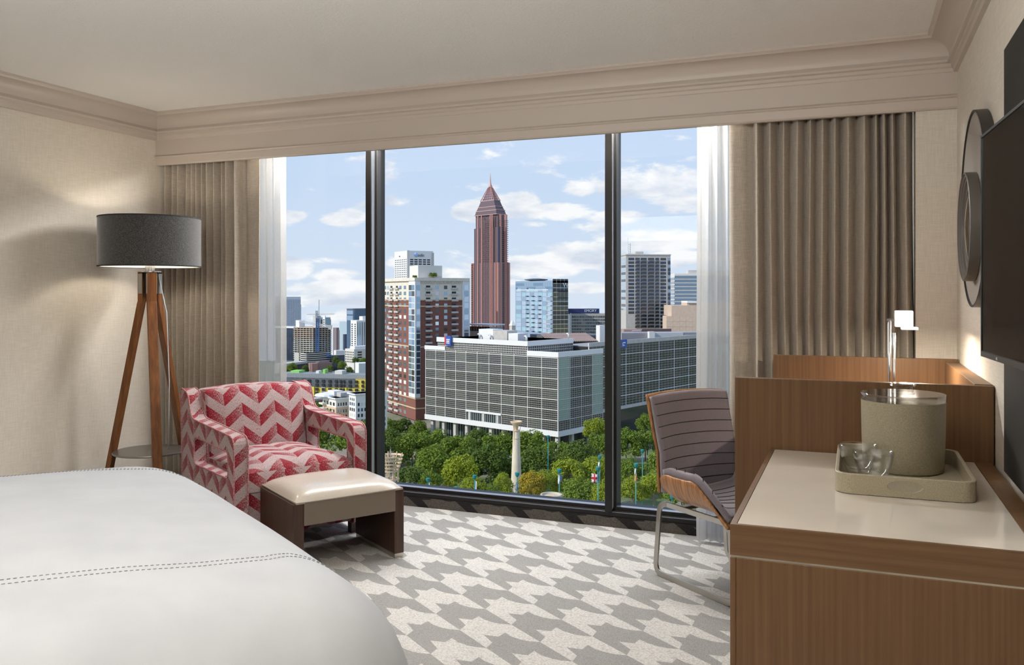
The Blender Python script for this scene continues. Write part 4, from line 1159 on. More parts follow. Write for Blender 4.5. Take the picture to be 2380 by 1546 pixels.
for v in lin(B.sR(980), B.sR(1070), 30): mb.box(v - .18, v + .18, -.5, .1, B.z(659), B.z(652))
mb.build('dentils', M_cream, B.root)
flz = [B.z(986) + (B.z(660) - B.z(986)) * k / 23 for k in range(24)]; fh = flz[1] - flz[0]
wz = [(z_ + .45, z_ + fh * .74) for z_ in flz[:-1]]
L_ = B.LL - sb0
Gw = [G_blue, G_pale, G_dark, M_white, glassy('teal_glazing', (.22, .36, .38), .08, .7)]
B.cells('window', Gw, 'L', [(sb0 + L_ * f, sb0 + L_ * (f + .085)) for f in (.13, .30, .80, .92)], wz, .06, .1)
B.cells('balcony_recess', M_void, 'L', [(sb0 + L_ * .44, sb0 + L_ * .52), (sb0 + L_ * .66, sb0 + L_ * .74)], wz, .05, .1)
B.cells('balcony', M_conc, 'L', [(sb0 + L_ * .40, sb0 + L_ * .55), (sb0 + L_ * .62, sb0 + L_ * .77)], [(a - .15, a + .75) for a, b in wz[1:]], .75, .0)
R_ = lambda p: B.sR(p)
B.cells('window', Gw, 'R', [(R_(1012), R_(1019.5)), (R_(1032), R_(1039.5))], wz[7:], .06, .1)
B.cells('balcony_recess', M_void, 'R', [(R_(990), R_(1000)), (R_(1050), R_(1060))], wz[7:], .05, .1)
B.cells('balcony', M_conc, 'R', [(R_(988.5), R_(1003.5)), (R_(1049), R_(1064))], [(a - .15, a + .75) for a, b in wz[7:]], .8, .0)
# glazed corner bays, storey by storey
B.cells('bay_window', [G_pale, G_blue, G_sky, G_dark], 'L', [(.25, sb0 * .48), (sb0 * .52, sb0 - .25)], [(a - .5, b + .25) for a, b in wz[5:]], .58, -.45)
B.cells('bay_window', [G_blue, G_dark, G_sky], 'R', [(.2, R_(975.5))], [(a - .5, b + .25) for a, b in wz[5:]], .58, -.45)
B.cells('bay_window', [G_blue, G_sky, G_dark], 'R', [(R_(1078), R_(1088))], [(a - .5, b + .25) for a, b in wz[6:]], .58, -.45)
# penthouse block, terrace shrubs
ph = B.box('penthouse', M_offw, 3, B.sR(1018) + 4, 4, B.sL(957) + 10, zt_, B.z(616))
B.box('penthouse', M_conc, B.sR(1014), B.sR(1031), 2, 8, zt_, B.z(641))
ROOF_SHRUBS = [(B, B.sR(1010), 2.0, zt_ + 1.0, 2.2), (B, .8, B.sL(960), zt_ + .6, 1.4)]
TOWER = B

# ------------------------------------------------------------------ rose granite skyscraper with a lattice pyramid
B = Bld('granite_skyscraper', 'rose granite skyscraper with stepped shoulders and a lattice pyramid spire', 1157, 1096, 1184, 1150, 1190, ybase=800)
def tier(m0, m1, x0_, y0_, ytop, ybot=800, nm='shaft'):
    pass
LLb, LRb = B.LL, B.LR
zs = [B.z(y) for y in (610, 527, 497)]
B.box('lower_shaft', M_pinkd, 0, LRb, 0, LLb, 0, zs[0])
i1 = LLb * .045
B.box('middle_shaft', M_pinkd, i1, LRb - i1, i1, LLb - i1, zs[0], zs[1])
i2 = LLb * .075
B.box('upper_shaft', M_pinkd, i2, LRb - i2, i2, LLb - i2, zs[1], zs[2])
# granite ribs, each one a part
for (f, z1_) in ((.015, zs[0]), (.08, zs[0]), (.20, zs[2]), (.265, zs[2]), (.60, zs[2]), (.74, zs[2]), (.92, zs[0]), (.985, zs[0])):
    B.box('granite_rib', M_pink, -.9, .2, LLb * f - .75, LLb * f + .75, 0, z1_)
    B.box('granite_rib', M_pink, LRb * f - .75, LRb * f + .75, -.9, .2, 0, z1_)
for f in [k / 26 for k in range(7, 16)]: B.box('fine_rib', mat('mauve_rib', (.27, .165, .165), .5), -.45, .2, LLb * f - .22, LLb * f + .22, 0, zs[2] - 6)
mb = MB()
for k in range(62):
    z_ = 2 + k * (zs[2] - 8) / 62
    mb.box(-.22, .2, LLb * .27, LLb * .59, z_, z_ + .7); mb.box(LRb * .1, LRb * .9, -.22, .2, z_, z_ + .7)
mb.build('spandrels', M_pinkd, B.root)
wzz = [(z_, z_ + 1.9) for z_ in lin(3, zs[0] - 4, 34)]
B.cells('window', M_void, 'L', [(LLb * .955, LLb * .985), ], wzz, 1.0, .1)
B.cells('window', M_void, 'R', [(LRb * .45, LRb * .49)], wzz, .3, .1)
B.box('glazed_notch', G_navy, LRb * .02, LRb * .16, -.6, .1, 0, zs[1])
# crown: granite collars then an open lattice pyramid with bars
cx_, cy_ = LRb / 2, LLb / 2
def sq(h, z_): return [(cx_ + a * h * LRb / LLb, cy_ + b * h, z_) for a, b in ((-1, -1), (1, -1), (1, 1), (-1, 1))]
H0 = LLb / 2 - i2
lev = [(H0 * 1.02, 497), (H0 * .93, 487), (H0 * .80, 478), (H0 * .62, 463), (H0 * .14, 430.5)]
for (h0, y0_), (h1, y1_) in zip(lev[:3], lev[1:4]):
    mb = MB(); mb.hexa(sq(h0 * .96, B.z(y0_)) + sq(h1 * .96, B.z(y1_))); mb.build('crown_stage', M_pinkd, B.root)
for h, y_ in lev[:4]:
    mb = MB(); p = sq(h, B.z(y_)) ; p2 = sq(h, B.z(y_ - 1.2)); mb.hexa(p + p2); mb.build('crown_collar', mat('pale_rose_granite', (.62, .40, .34), .5), B.root)
mb = MB(); mb.hexa(sq(lev[3][0] * .86, B.z(463)) + sq(lev[4][0] * .8, B.z(431))); mb.build('spire_core', glassy('lilac_core', (.30, .27, .36), .3, .4), B.root)
def edgept(side, t, k):
    h = lev[3][0] + (lev[4][0] - lev[3][0]) * k; z_ = B.z(463 + (430.5 - 463) * k)
    a, b = ((-1, 1 - 2 * t), (-1 + 2 * t, -1))[side]
    return (cx_ + a * h * LRb / LLb, cy_ + b * h, z_)
for side in (0, 1):
    for t in (0, .17, .33, .5, .67, .83, 1):
        MB().tube([edgept(side, t, 0), edgept(side, t, 1)], .55 if t in (0, 1) else .34, 4).build('spire_rib', M_pink, B.root)
    for k in (.18, .36, .54, .72, .9):
        MB().tube([edgept(side, 0, k), edgept(side, 1, k)], .36, 4).build('spire_ring', M_pink, B.root)
MB().lathe([(2.6, B.z(431)), (3.0, B.z(428)), (1.5, B.z(422)), (.9, B.z(414)), (.55, B.z(404)), (.2, B.z(395))], 10, (cx_, cy_, 0)).build('finial', mat('pale_rose_granite', (.62, .40, .34), .5), B.root, smooth=True)

# ------------------------------------------------------------------ white office slab with a globe sign
B = Bld('white_office_tower', 'white office tower with a blue globe sign under its roof', 947, 917, 1007, 1050, 1090, ybase=760)
zt_ = B.z(582.5); B.body(M_white, 582.5)
B.box('chamfer', M_offw, B.sR(941) if False else -.6, B.sR(951), -.6, 2, 0, zt_ + .4)
B.box('side_return', M_conc, B.LR - 2.5, B.LR + .8, -.5, 6, 0, zt_ - 2)
zr = [B.z(y) for y in range(602, 660, 5)]
B.cells('window', M_void, 'L', spread(1.5, B.LL - .8, 7, .5), [(z_ - 1.05, z_) for z_ in zr], .15, .1)
B.cells('window', M_void, 'R', spread(B.sR(952), B.sR(1001), 5, .76), [(z_ - 1.5, z_) for z_ in zr[:8]], .15, .1)
sg = MB(); c_ = (B.sR(967), 0, B.z(592)); mb = MB()
mb.lathe([(0, 0), (2.5, .0), (2.7, .35), (1.9, .8), (0, 1.0)], 20); mb.v = [(x + c_[0], -.1 - z_, y + c_[2]) for x, y, z_ in mb.v]
gb = mb.build('globe_sign', mat('pale_blue_globe', (.36, .55, .80), .5), B.root, smooth=True)
def text_part(txt, m, parent, loc, size, rot, ext=.05, name='lettering'):
    cu = bpy.data.curves.new(name, 'FONT'); cu.body = txt; cu.size = size; cu.extrude = ext; cu.align_x = 'CENTER'; cu.align_y = 'CENTER'
    o = bpy.data.objects.new(name, cu); COL.objects.link(o); bpy.context.view_layer.update()
    me = bpy.data.meshes.new_from_object(o.evaluated_get(bpy.context.evaluated_depsgraph_get())); bpy.data.objects.remove(o, do_unlink=True)
    me.materials.clear(); me.materials.append(m); q = inst(name, me, parent, loc, rot); return q
RF = (pi / 2, 0, 0)
text_part('at&t', mat('sign_slate', (.16, .18, .24), .6), B.root, (B.sR(978.5), -.5, B.z(593)), 5.2, RF, .15)
text_part('at&t', mat('sign_slate', (.16, .18, .24), .6), B.root, (-.5, B.LL * .58, B.z(594)), 2.4, (pi / 2, 0, -pi / 2), .15)

# ------------------------------------------------------------------ pale blue glass hotel with a roof disc
B = Bld('blue_glass_hotel', 'pale blue glass hotel tower with a dark flat disc above its roof', 1284.5, 1198, 1320.5, 640, 690, ybase=800)
zt_ = B.z(652); B.body(G_sky, 652)
rows = [(B.z(775 - k * 10.6) + .2, B.z(775 - (k + 1) * 10.6) - .2) for k in range(12)]
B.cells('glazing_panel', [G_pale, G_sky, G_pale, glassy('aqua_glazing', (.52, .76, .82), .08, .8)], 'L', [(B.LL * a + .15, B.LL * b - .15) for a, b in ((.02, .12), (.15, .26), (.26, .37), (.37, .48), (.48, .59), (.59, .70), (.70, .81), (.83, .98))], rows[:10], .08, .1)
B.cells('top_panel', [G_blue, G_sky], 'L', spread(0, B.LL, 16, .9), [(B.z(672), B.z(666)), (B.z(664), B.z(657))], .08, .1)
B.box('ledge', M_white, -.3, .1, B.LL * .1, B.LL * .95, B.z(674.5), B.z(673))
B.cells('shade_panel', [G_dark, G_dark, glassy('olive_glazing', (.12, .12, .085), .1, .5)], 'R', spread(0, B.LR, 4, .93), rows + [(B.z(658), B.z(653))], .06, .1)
for r in rows[:9]:
    for f in (.33, .50, .66): B.box('balcony', M_slate, -1.2, .0, B.LL * f - .9, B.LL * f + 1.1, r[0] - .3, r[0] + .5)
B.cells('balcony', M_conc, 'L', [(B.LL * .03, B.LL * .13)], [(r[0] - .3, r[0] + .3) for r in rows[:9]], 1.0, .0)
text_part('W', M_white, B.root, (B.sR(1314), -.4, B.z(663.5)), 5.0, RF, .2)
MB().lathe([(0, 0), (3, 0), (9.3, .9), (9.3, 1.5), (3, 2.2), (0, 2.2)], 24, (8, B.LL * .66, B.z(656) + 1.2)).build('roof_disc', M_slate, B.root)
MB().tube([(8, B.LL * .66, zt_ - 4), (8, B.LL * .66, B.z(654) + 1)], 2.0, 10).build('disc_stem', M_conc, B.root)

# ------------------------------------------------------------------ gridded hospital block with a navy sign
B = Bld('gridded_office_slab', 'low pale office slab with a navy sign board on its roof', 1326, 1318, 1500, 700, 720, ybase=800)
B.body(M_conc, 729)
B.cells('window', [G_dark, glassy('slate_glazing', (.16, .20, .26), .1, .6)], 'R', spread(1, B.LR, 46, .62), [(B.z(775 - k * 7.2), B.z(775 - k * 7.2 - 4.6)) for k in range(6)], .06, .1)
B.box('end_pier', M_white, -.4, .6, -.4, B.LL, 0, B.z(728))
sgn = B.box('sign_board', M_navy, B.sR(1321), B.sR(1393.5), 1, 1.8, B.z(730), B.z(717.5))
text_part('EMORY', M_white, B.root, (B.sR(1373), .85, B.z(722.8)), 3.1, RF, .12, 'sign_lettering')

# ------------------------------------------------------------------ dark residential tower with balconies
B = Bld('dark_balcony_tower', 'grey apartment tower of dark windows and rows of balconies right of the mullion', 1455, 1425, 1558.5, 600, 640, ybase=800)
zt_ = B.z(593); B.body(M_conc, 593)
fl_ = [B.z(764) + (B.z(598) - B.z(764)) * k / 20 for k in range(21)]; fh = fl_[1] - fl_[0]
colsR = [(1460.5, 1474), (1476.5, 1487), (1489, 1503), (1506, 1520.5), (1523, 1532), (1535, 1548)]
for i, (a, b) in enumerate(colsR):
    B.cells('window', [G_navy, G_dark], 'R', [(B.sR(a), B.sR(b))], [(z_ + .35, z_ + fh * .86) for z_ in fl_[(4 if i < 1 else 0):-1]], .05, .1)
    if i in (1, 2, 3, 4): B.cells('balcony', M_slate, 'R', [(B.sR(a) + .6, B.sR(b) - .3)], [(z_ - .1, z_ + .75) for z_ in fl_[:-1]], 1.3, .0)
B.cells('corner_window', [G_blue, G_navy], 'R', [(B.sR(1552), B.sR(1558))], [(z_ + .3, z_ + fh * .9) for z_ in fl_[4:-1]], .5, .0)
B.cells('window', [G_navy, G_pale], 'L', [(1.0, B.LL * .35), (B.LL * .45, B.LL * .85)], [(z_ + .35, z_ + fh * .86) for z_ in fl_[5:-1]], .05, .1)
B.box('roof_block', M_conc, B.sR(1481), B.sR(1499), 4, 14, zt_, B.z(584)); B.box('roof_block', M_offw, B.sR(1459), B.sR(1481), 3, 12, zt_, B.z(589))
B.box('parapet', M_conc, -.4, B.LR + .3, -.4, B.LL, zt_, zt_ + .7)
mb = MB(); mb.tube([(2, 3, zt_), (2, 3, B.z(552))], .28, 5); mb.tube([(4.2, 4, zt_), (4.2, 4, B.z(565))], .2, 5)
for k in range(6): mb.tube([(2, 3, B.z(590 - k * 4.2)), (4.2, 4, B.z(587 - k * 4.2))], .14, 4)
mb.build('roof_mast', M_white, B.root)

# ------------------------------------------------------------------ banded office, tan wall block
B = Bld('banded_office', 'office building of alternating blue glass and pale stone bands', 1568, 1557, 1760, 820, 850, ybase=800)
B.body(M_offw, 636)
for k in range(10):
    B.box('window_band', glassy('steel_glazing', (.20, .27, .35), .1, .7), 0, B.LR, -.25, .1, B.z(641 + k * 8.7 + 6.2), B.z(641 + k * 8.7))
B.box('roof_block', M_conc, B.sR(1601), B.LR, 3, 15, B.z(636), B.z(628))
for k in range(9): B.box('window_band', glassy('steel_glazing', (.20, .27, .35), .1, .7), -.25, .1, 0, B.LL, B.z(645 + k * 8.7 + 6), B.z(645 + k * 8.7))
B = Bld('tan_block', 'blank tan precast block below the banded office', 1549, 1540, 1760, 560, 575, ybase=800)
B.body(M_tan, 735); B.box('tan_wall', M_tan, B.sR(1561), B.LR, .0, 30, B.z(735), B.z(710)); B.box('white_cap', M_white, B.sR(1597), B.sR(1620), -.6, 20, B.z(704.5), B.z(700)); B.box('tan_wall', M_tan, B.sR(1597), B.LR, .3, 20, B.z(712), B.z(704))
B.cells('wall_panel', noise_mat('tan_panel', (.62, .48, .37), (.68, .54, .43), .85, (1, 1, 1), .5, 3), 'R', spread(0, B.LR, 14, .97), [(B.z(772 - k * 12.3) + .1, B.z(772 - (k + 1) * 12.3) - .1) for k in range(3)], .06, .05)

# ------------------------------------------------------------------ low roofs just behind the glass block
def simple(name, label, pc, pl, pr, d, dl, ytop, m, ybase=815, cat='building'):
    b = Bld(name, label, pc, pl, pr, d, dl, ybase, cat); b.body(m, ytop); return b
B = simple('glazed_pavilion', 'low grey pavilion with a projecting flat roof at the foot of the skyscraper', 1138, 1090, 1168, 430, 440, 762, M_conc)
B.box('roof_slab', M_white, -1.2, B.LR + .5, -1.2, B.LL + .8, B.z(757), B.z(754)); B.cells('window', G_dark, 'L', spread(0, B.LL, 8, .85), [(B.z(771), B.z(760))], .1, .1); B.cells('window', G_pale, 'R', spread(0, B.LR, 6, .85), [(B.z(771), B.z(760))], .1, .1)
B = simple('slatted_roof_hall', 'long dark sloping roof of slanted ribs behind the glass block', 1262, 1232, 1408, 420, 440, 781, M_slate)
mb = MB(); x1_ = B.sR(1376); zA, zB = B.z(796), B.z(779)
B_root = B.root
MB().hexa([(0, -6, zA), (x1_, -6, zA), (x1_ - 2, 3, zB), (3, 3, zB), (0, -6, zA + .4), (x1_, -6, zA + .4), (x1_ - 2, 3, zB + .4), (3, 3, zB + .4)]).build('roof_slope', M_roofd, B.root)
for k in range(26):
    a = k / 26 * x1_; MB().tube([(a + 1.2, -6.1, zA + .6), (a - 1.6 if a > 3 else a, 3, zB + .6)], .38, sq=(.55, .4)).build('roof_rib', mat('mauve_rib_roof', (.36, .27, .25), .7), B.root)
for (pa, pb, ya) in ((1380, 1393, 757), (1393, 1402, 766), (1402, 1420, 756)):
    B.box('white_tower', M_white, B.sR(pa), B.sR(pb), -8, -3, B.z(800), B.z(ya))
B = simple('low_grey_hall', 'low grey flat-roofed hall with a white stair block beside it', 1445, 1430, 1660, 480, 492, 774, mat('lilac_grey_metal', (.38, .37, .40), .6))
mb = MB()
for v in lin(0, B.LR, 120): mb.box(v - .06, v + .06, -.1, .05, 0, B.z(775))
mb.build('cladding_ribs', mat('lilac_grey_metal_light', (.44, .43, .46), .6), B.root)
B.box('white_stair', M_white, B.sR(1505), B.sR(1518), -3, 0, 0, B.z(771)); B.box('white_wall', mat('pale_grey_panel', (.62, .64, .66), .6), B.sR(1518), B.sR(1585), -2, 0, 0, B.z(774))
mb = MB()
for k in range(7): mb.tube([(B.sR(1572 + k * 8), -3, B.z(797)), (B.sR(1572 + k * 8), -3, B.z(780))], .12, 4)
for k in range(4): mb.tube([(B.sR(1570), -3, B.z(795 - k * 5)), (B.sR(1625), -3, B.z(795 - k * 5))], .12, 4)
mb.build('roof_rail', M_conc, B.root)
B = simple('brown_low_store', 'low brown store front below the balcony tower', 1450, 1440, 1560, 540, 550, 766, mat('dusty_rose_brick', (.42, .28, .25), .85)); B.box('dark_sign', mat('umber_sign', (.13, .09, .09), .6), B.sR(1492), B.LR, -.4, .1, B.z(772), B.z(765)); B.box('lettering', M_white, B.sR(1469), B.sR(1490), -.3, .1, B.z(770), B.z(768.5))
B = simple('domed_pavilion', 'small white pyramid-roofed pavilion between skyscraper and blue hotel', 1190, 1184, 1198, 900, 905, 757, M_conc); MB().prism([(-.5, -.5), (B.LR + .5, -.5), (B.LR + .5, B.LL + .5), (-.5, B.LL + .5)], B.z(757), B.z(744), scale_top=.03).build('pyramid_roof', M_white, B.root)

# ------------------------------------------------------------------ left skyline
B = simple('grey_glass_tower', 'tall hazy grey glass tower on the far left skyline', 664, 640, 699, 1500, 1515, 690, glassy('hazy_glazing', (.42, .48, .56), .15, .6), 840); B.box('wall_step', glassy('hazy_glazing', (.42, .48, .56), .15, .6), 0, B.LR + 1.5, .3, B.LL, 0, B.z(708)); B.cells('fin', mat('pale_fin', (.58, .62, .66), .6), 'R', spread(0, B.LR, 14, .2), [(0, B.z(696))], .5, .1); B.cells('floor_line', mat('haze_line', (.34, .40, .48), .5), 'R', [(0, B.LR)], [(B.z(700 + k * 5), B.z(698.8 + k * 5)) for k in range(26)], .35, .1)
B = simple('navy_glass_block', 'dark navy glass block with a white roof edge at the left skyline', 683, 640, 690, 760, 770, 763, G_navy, 850); B.box('parapet', M_white, -1, B.LR + 1, -1, B.LL, B.z(763), B.z(759)); B.cells('glazing_panel', [G_navy, glassy('ink_glazing', (.06, .075, .13), .1, .4)], 'L', spread(0, B.LL, 9, .9), [(B.z(838 - k * 9), B.z(838 - (k + 1) * 9) - .2) for k in range(8)], .06, .1)
B = simple('unfinished_tower', 'unfinished concrete tower of bare floor slabs under a tower crane', 727, 685, 768, 720, 735, 765, M_void, 850)
for k in range(17):
    y_ = 762 + k * 4.6; B.box('floor_slab', M_conc if k > 5 else mat('formwork_timber', (.55, .42, .32), .85), -1.1, B.LR + .6, -1.1, B.LL + .6, B.z(y_ + 1.3), B.z(y_))
for v in lin(0, B.LL, 6): B.box('column', M_conc, -.5, .2, v - .3, v + .3, 0, B.z(763))
for v in lin(0, B.LR, 6): B.box('column', M_conc, v - .3, v + .3, -.5, .2, 0, B.z(763))
for a, b in ((.03, .22), (.40, .56), (.70, .95)): B.box('wall_panel', M_conc, -1.15, -1.0, B.LL * a, B.LL * b, B.z(843), B.z(822))
B.box('lift_core', M_conc, B.LR * .4, B.LR * .62, 4, 9, 0, B.z(735)); B.box('roof_shed', M_white, 2, 8, B.LL * .85, B.LL * 1.05, 0, B.z(746))
CR = empty('tower_crane', tuple(at(738, 845, 700)), YAW, 'tower crane with a blue mast and a white sloping jib', 'crane')
k_ = 700 / FPX
def crn(px, py, dy=0): return ((px - 738) * k_, dy, (845 - py) * k_)
def lattice(p0, p1, w, n, m, name):
    mb = MB(); p0, p1 = Vector(p0), Vector(p1); ax = (p1 - p0).normalized(); u = ax.cross(Vector((0, 1, 0))).normalized(); v = Vector((0, 1, 0))
    cs = [(u * a + v * b) * w / 2 for a, b in ((-1, -1), (1, -1), (1, 1), (-1, 1))]
    for c in cs: mb.tube([p0 + c, p1 + c], w * .16, 4)
    for i in range(n):
        q0, q1 = p0 + (p1 - p0) * (i / n), p0 + (p1 - p0) * ((i + 1) / n)
        for j in range(4): mb.tube([q0 + cs[j], q1 + cs[(j + 1) % 4]], w * .10, 4)
    return mb.build(name, m, CR)
M_craneb = mat('crane_blue', (.07, .16, .36), .5)
lattice(crn(738, 845), crn(738, 740), 1.9, 22, M_craneb, 'mast'); lattice(crn(736, 750), crn(736, 722), 1.2, 6, mat('crane_grey', (.35, .38, .44), .5), 'head')
lattice(crn(695, 746), crn(768, 760), 1.3, 16, M_white, 'jib'); lattice(crn(713, 731), crn(778, 730), .5, 18, M_conc, 'upper_jib')
MB().tube([crn(741, 735), crn(741.5, 697)], .3, 5).build('mast_top', mat('crane_grey', (.35, .38, .44), .5), CR); MB().box(*[v for p in ((crn(764, 0)[0], crn(771, 0)[0]), (-1, 1), (crn(0, 766)[2], crn(0, 756)[2])) for v in p]).build('counterweight', M_conc, CR)
B = simple('ribbed_teal_tower', 'slim teal tower with a white ribbed core behind the crane', 758, 742, 768, 900, 905, 738, glassy('teal_tower', (.18, .28, .34), .15, .6), 850); B.box('white_core', M_white, -.5, .5, 1, 4.5, 0, B.z(734)); B.box('navy_step', G_navy, 0, B.LR + 4, 3, B.LL, 0, B.z(743)); B.cells('window', M_void, 'L', [(1.8, 3.6)], [(B.z(745 + k * 5), B.z(742.5 + k * 5)) for k in range(8)], .7, -.4)
B = simple('brown_slim_tower', 'slim dusky brown tower on the far skyline', 782, 774, 788, 950, 955, 762, mat('dusky_brown', (.22, .18, .19), .8), 850); B.box('brick_side', mat('brown_rose', (.42, .30, .27), .8), B.LR * .5, B.LR + .5, -.3, 2, 0, B.z(767))
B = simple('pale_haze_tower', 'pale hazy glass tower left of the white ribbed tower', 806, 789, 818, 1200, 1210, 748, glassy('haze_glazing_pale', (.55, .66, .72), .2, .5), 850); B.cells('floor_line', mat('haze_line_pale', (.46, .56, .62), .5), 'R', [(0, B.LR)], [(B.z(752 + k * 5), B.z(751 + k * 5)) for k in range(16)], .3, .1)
B = simple('navy_slim_tower', 'slim navy tower low on the far skyline', 800, 797, 806, 1000, 1003, 777, G_navy, 850)
B = simple('white_ribbed_tower', 'white apartment tower with close vertical ribs left of the mullion', 829, 815, 900, 880, 890, 745, M_white, 850); B.cells('window_strip', [G_blue, glassy('slate_glazing', (.16, .20, .26), .1, .6)], 'R', spread(0, B.LR, 14, .5), [(B.z(806), B.z(749))], .08, .1); B.cells('window', M_void, 'L', spread(0, B.LL, 2, .4), [(B.z(806 - k * 5), B.z(803 - k * 5)) for k in range(11)], .08, .1); B.box('roof_block', M_white, B.sR(846), B.LR, 3, 10, 0, B.z(736))
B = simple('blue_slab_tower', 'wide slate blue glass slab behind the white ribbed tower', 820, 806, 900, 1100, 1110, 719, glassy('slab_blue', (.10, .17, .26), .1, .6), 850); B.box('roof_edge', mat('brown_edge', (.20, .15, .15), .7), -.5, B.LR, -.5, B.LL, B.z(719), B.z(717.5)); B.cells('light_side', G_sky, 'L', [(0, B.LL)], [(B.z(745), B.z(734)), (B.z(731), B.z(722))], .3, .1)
B = simple('white_grid_office', 'white mid-rise office with a grid of small windows by the mullion', 823, 802, 900, 640, 648, 812, M_offw, 860); B.cells('window', M_void, 'L', spread(0, B.LL, 6, .5), [(B.z(818 + k * 5.6 + 3.2), B.z(818 + k * 5.6)) for k in range(5)], .08, .1); B.cells('window', G_dark, 'R', [(B.sR(831), B.sR(841))], [(B.z(818 + k * 6 + 3.4), B.z(818 + k * 6)) for k in range(4)], .08, .1); B.box('roof_block', M_white, 2, B.LR, 2, 8, 0, B.z(806))
B = simple('white_parking_deck', 'striped parking deck of white and dark levels below the crane', 713, 700, 766, 650, 655, 822, M_void, 865)
for k in range(6): B.box('deck_level', M_offw if k % 1 == 0 else M_conc, -.5, B.LR, -.5, B.LL, B.z(822 + k * 4.6 + 1.7), B.z(822 + k * 4.6))
B.box('blue_board', mat('blue_board', (.10, .30, .62), .6), B.LR * .84, B.LR * .96, -.9, -.5, B.z(832), B.z(825))
B = simple('slate_low_block', 'long low slate grey block beside the parking deck', 772, 767, 801, 660, 664, 826, G_navy, 865); B = simple('white_low_hall', 'low white hall in front of the slim towers', 781, 776, 803, 690, 695, 815, M_white, 865)
B = simple('brown_gabled_hall', 'brown gabled brick hall among the trees', 724, 717, 772, 560, 566, 845, mat('brown_gable_brick', (.30, .20, .18), .85), 890); B.box('tower', mat('rose_tower_brick', (.45, .24, .20), .85), 0, 4, -1, 4, 0, B.z(845.5)); MB().prism([(4, 0), (B.LR, 0), (B.LR, B.LL), (4, B.LL)], B.z(846), B.z(841), scale_top=.6).build('gable_roof', M_roofd, B.root)
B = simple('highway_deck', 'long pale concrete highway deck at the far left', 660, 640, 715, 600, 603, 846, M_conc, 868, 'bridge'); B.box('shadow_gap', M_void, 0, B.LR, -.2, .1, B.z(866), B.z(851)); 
B = simple('white_billboard_house', 'plain white box building right beside the dark mullion', 834, 825.5, 900, 540, 548, 845, mat('white_board', (.82, .83, .84), .6), 880)
# yellow building under construction
B = Bld('yellow_unfinished_block', 'long unfinished block sheathed in yellow, blue and slate grey boards', 648, 722, 900, 500, 540, 935)
zt_ = B.z(874); B.box('wall', M_yellow, 0, B.LR, 0, 14, 0, B.z(897)); B.box('netted_storeys', M_slate, 0, B.sR(826), -.25, 14, B.z(897), B.z(877)); B.box('yellow_step', M_yellow, B.sR(826), B.LR, -.1, 14, B.z(897), B.z(877)); B.box('blue_boards', M_bluesh, B.sR(690), B.sR(714), -.2, 1, 0, B.z(897))
B.box('yellow_pier', mat('bright_yellow', (.86, .76, .10), .7), B.sR(723), B.sR(731), -.6, 0, 0, B.z(897)); B.box('yellow_pier', mat('bright_yellow', (.86, .76, .10), .7), B.sR(803), B.sR(806), -.6, 0, 0, B.z(897)); B.box('grey_strip', M_conc, B.sR(748), B.sR(756), -.4, 0, 0, B.z(897))
wins = [(704, 708.5), (716, 723), (734, 740), (749, 755), (764, 770), (779, 785), (790, 795), (798, 802), (811, 817), (826, 832), (841, 846)]
B.cells('window', M_void, 'R', [(B.sR(a), B.sR(b)) for a, b in wins], [(B.z(y + 6), B.z(y)) for y in (880, 889, 899, 908, 917.5)], .75, .0)
mb = MB()
for v in lin(0, B.LR, 60): mb.tube([(v, -.5, zt_), (v, -.5, B.z(866))], .07, 4)
for k in range(4): mb.tube([(0, -.5, B.z(876 - k * 3)), (B.LR, -.5, B.z(876 - k * 3))], .07, 4)
mb.build('roof_scaffold', M_conc, B.root); B.box('roof_frame', mat('teal_haze_frame', (.24, .28, .31), .8), 0, B.LR, 2, 13, B.z(880), B.z(868)); B.box('green_shed', M_lime, B.sR(666), B.sR(686), 5, 12, 0, B.z(863)); B.box('green_shed', M_lime, B.sR(741), B.sR(747), 5, 9, 0, B.z(858.5)); B.box('white_shed', M_white, B.sR(725), B.sR(732), 5, 9, 0, B.z(862))
B.box('beige_shed', M_offw, B.sR(773), B.sR(790), 3, 9, 0, B.z(860))
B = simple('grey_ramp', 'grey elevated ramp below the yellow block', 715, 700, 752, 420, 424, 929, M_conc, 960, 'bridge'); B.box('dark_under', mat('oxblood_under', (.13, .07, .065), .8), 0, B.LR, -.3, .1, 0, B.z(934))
# cream apartment houses
def apartments(name, label, pc, pl, pr, d, dl, ytop, mA, mB_, rows_, colsL, colsR, ys, gw):
    b = Bld(name, label, pc, pl, pr, d, dl, 1010); b.body(mA, ytop); b.box('lower_wall', mB_, -.05, b.LR, -.05, b.LL, 0, b.z(ys)); b.box('cornice', M_white, -.7, b.LR, -.7, b.LL + .5, b.z(ytop + 2.5), b.z(ytop))
    zz = [(b.z(y + 7.4), b.z(y)) for y in rows_]
    b.cells('window', gw, 'L', spread(.5, b.LL - .5, colsL, .5), zz, .12, .1); b.cells('window', gw, 'R', spread(.5, b.LR - .5, colsR, .5), zz, .12, .1)
    return b
B = apartments('cream_apartment_house', 'cream corner apartment house with rounded balconies behind the armchair', 781, 750, 810, 340, 350, 926, mat('warm_white', (.84, .80, .74), .8), mat('peach_render', (.70, .52, .36), .85), (937, 953, 966, 980), 4, 4, 948, [G_dark, glassy('slate_glazing', (.16, .20, .26), .1, .6)])
for k in range(4): B.cells('balcony', M_offw, 'L', [(B.LL * .72, B.LL * 1.02)], [(B.z(946 + k * 12), B.z(942 + k * 12))], 1.6, .0)
MB().lathe([(5, B.z(926)), (4.6, B.z(922)), (0.2, B.z(917))], 14, (1, B.LL * .86, 0)).build('turret_roof', M_white, B.root); B.box('roof_plant', M_conc, 3, 9, 2, 8, 0, B.z(916)); B.box('roof_plant', M_white, 2, 6, 6, 12, 0, B.z(914))
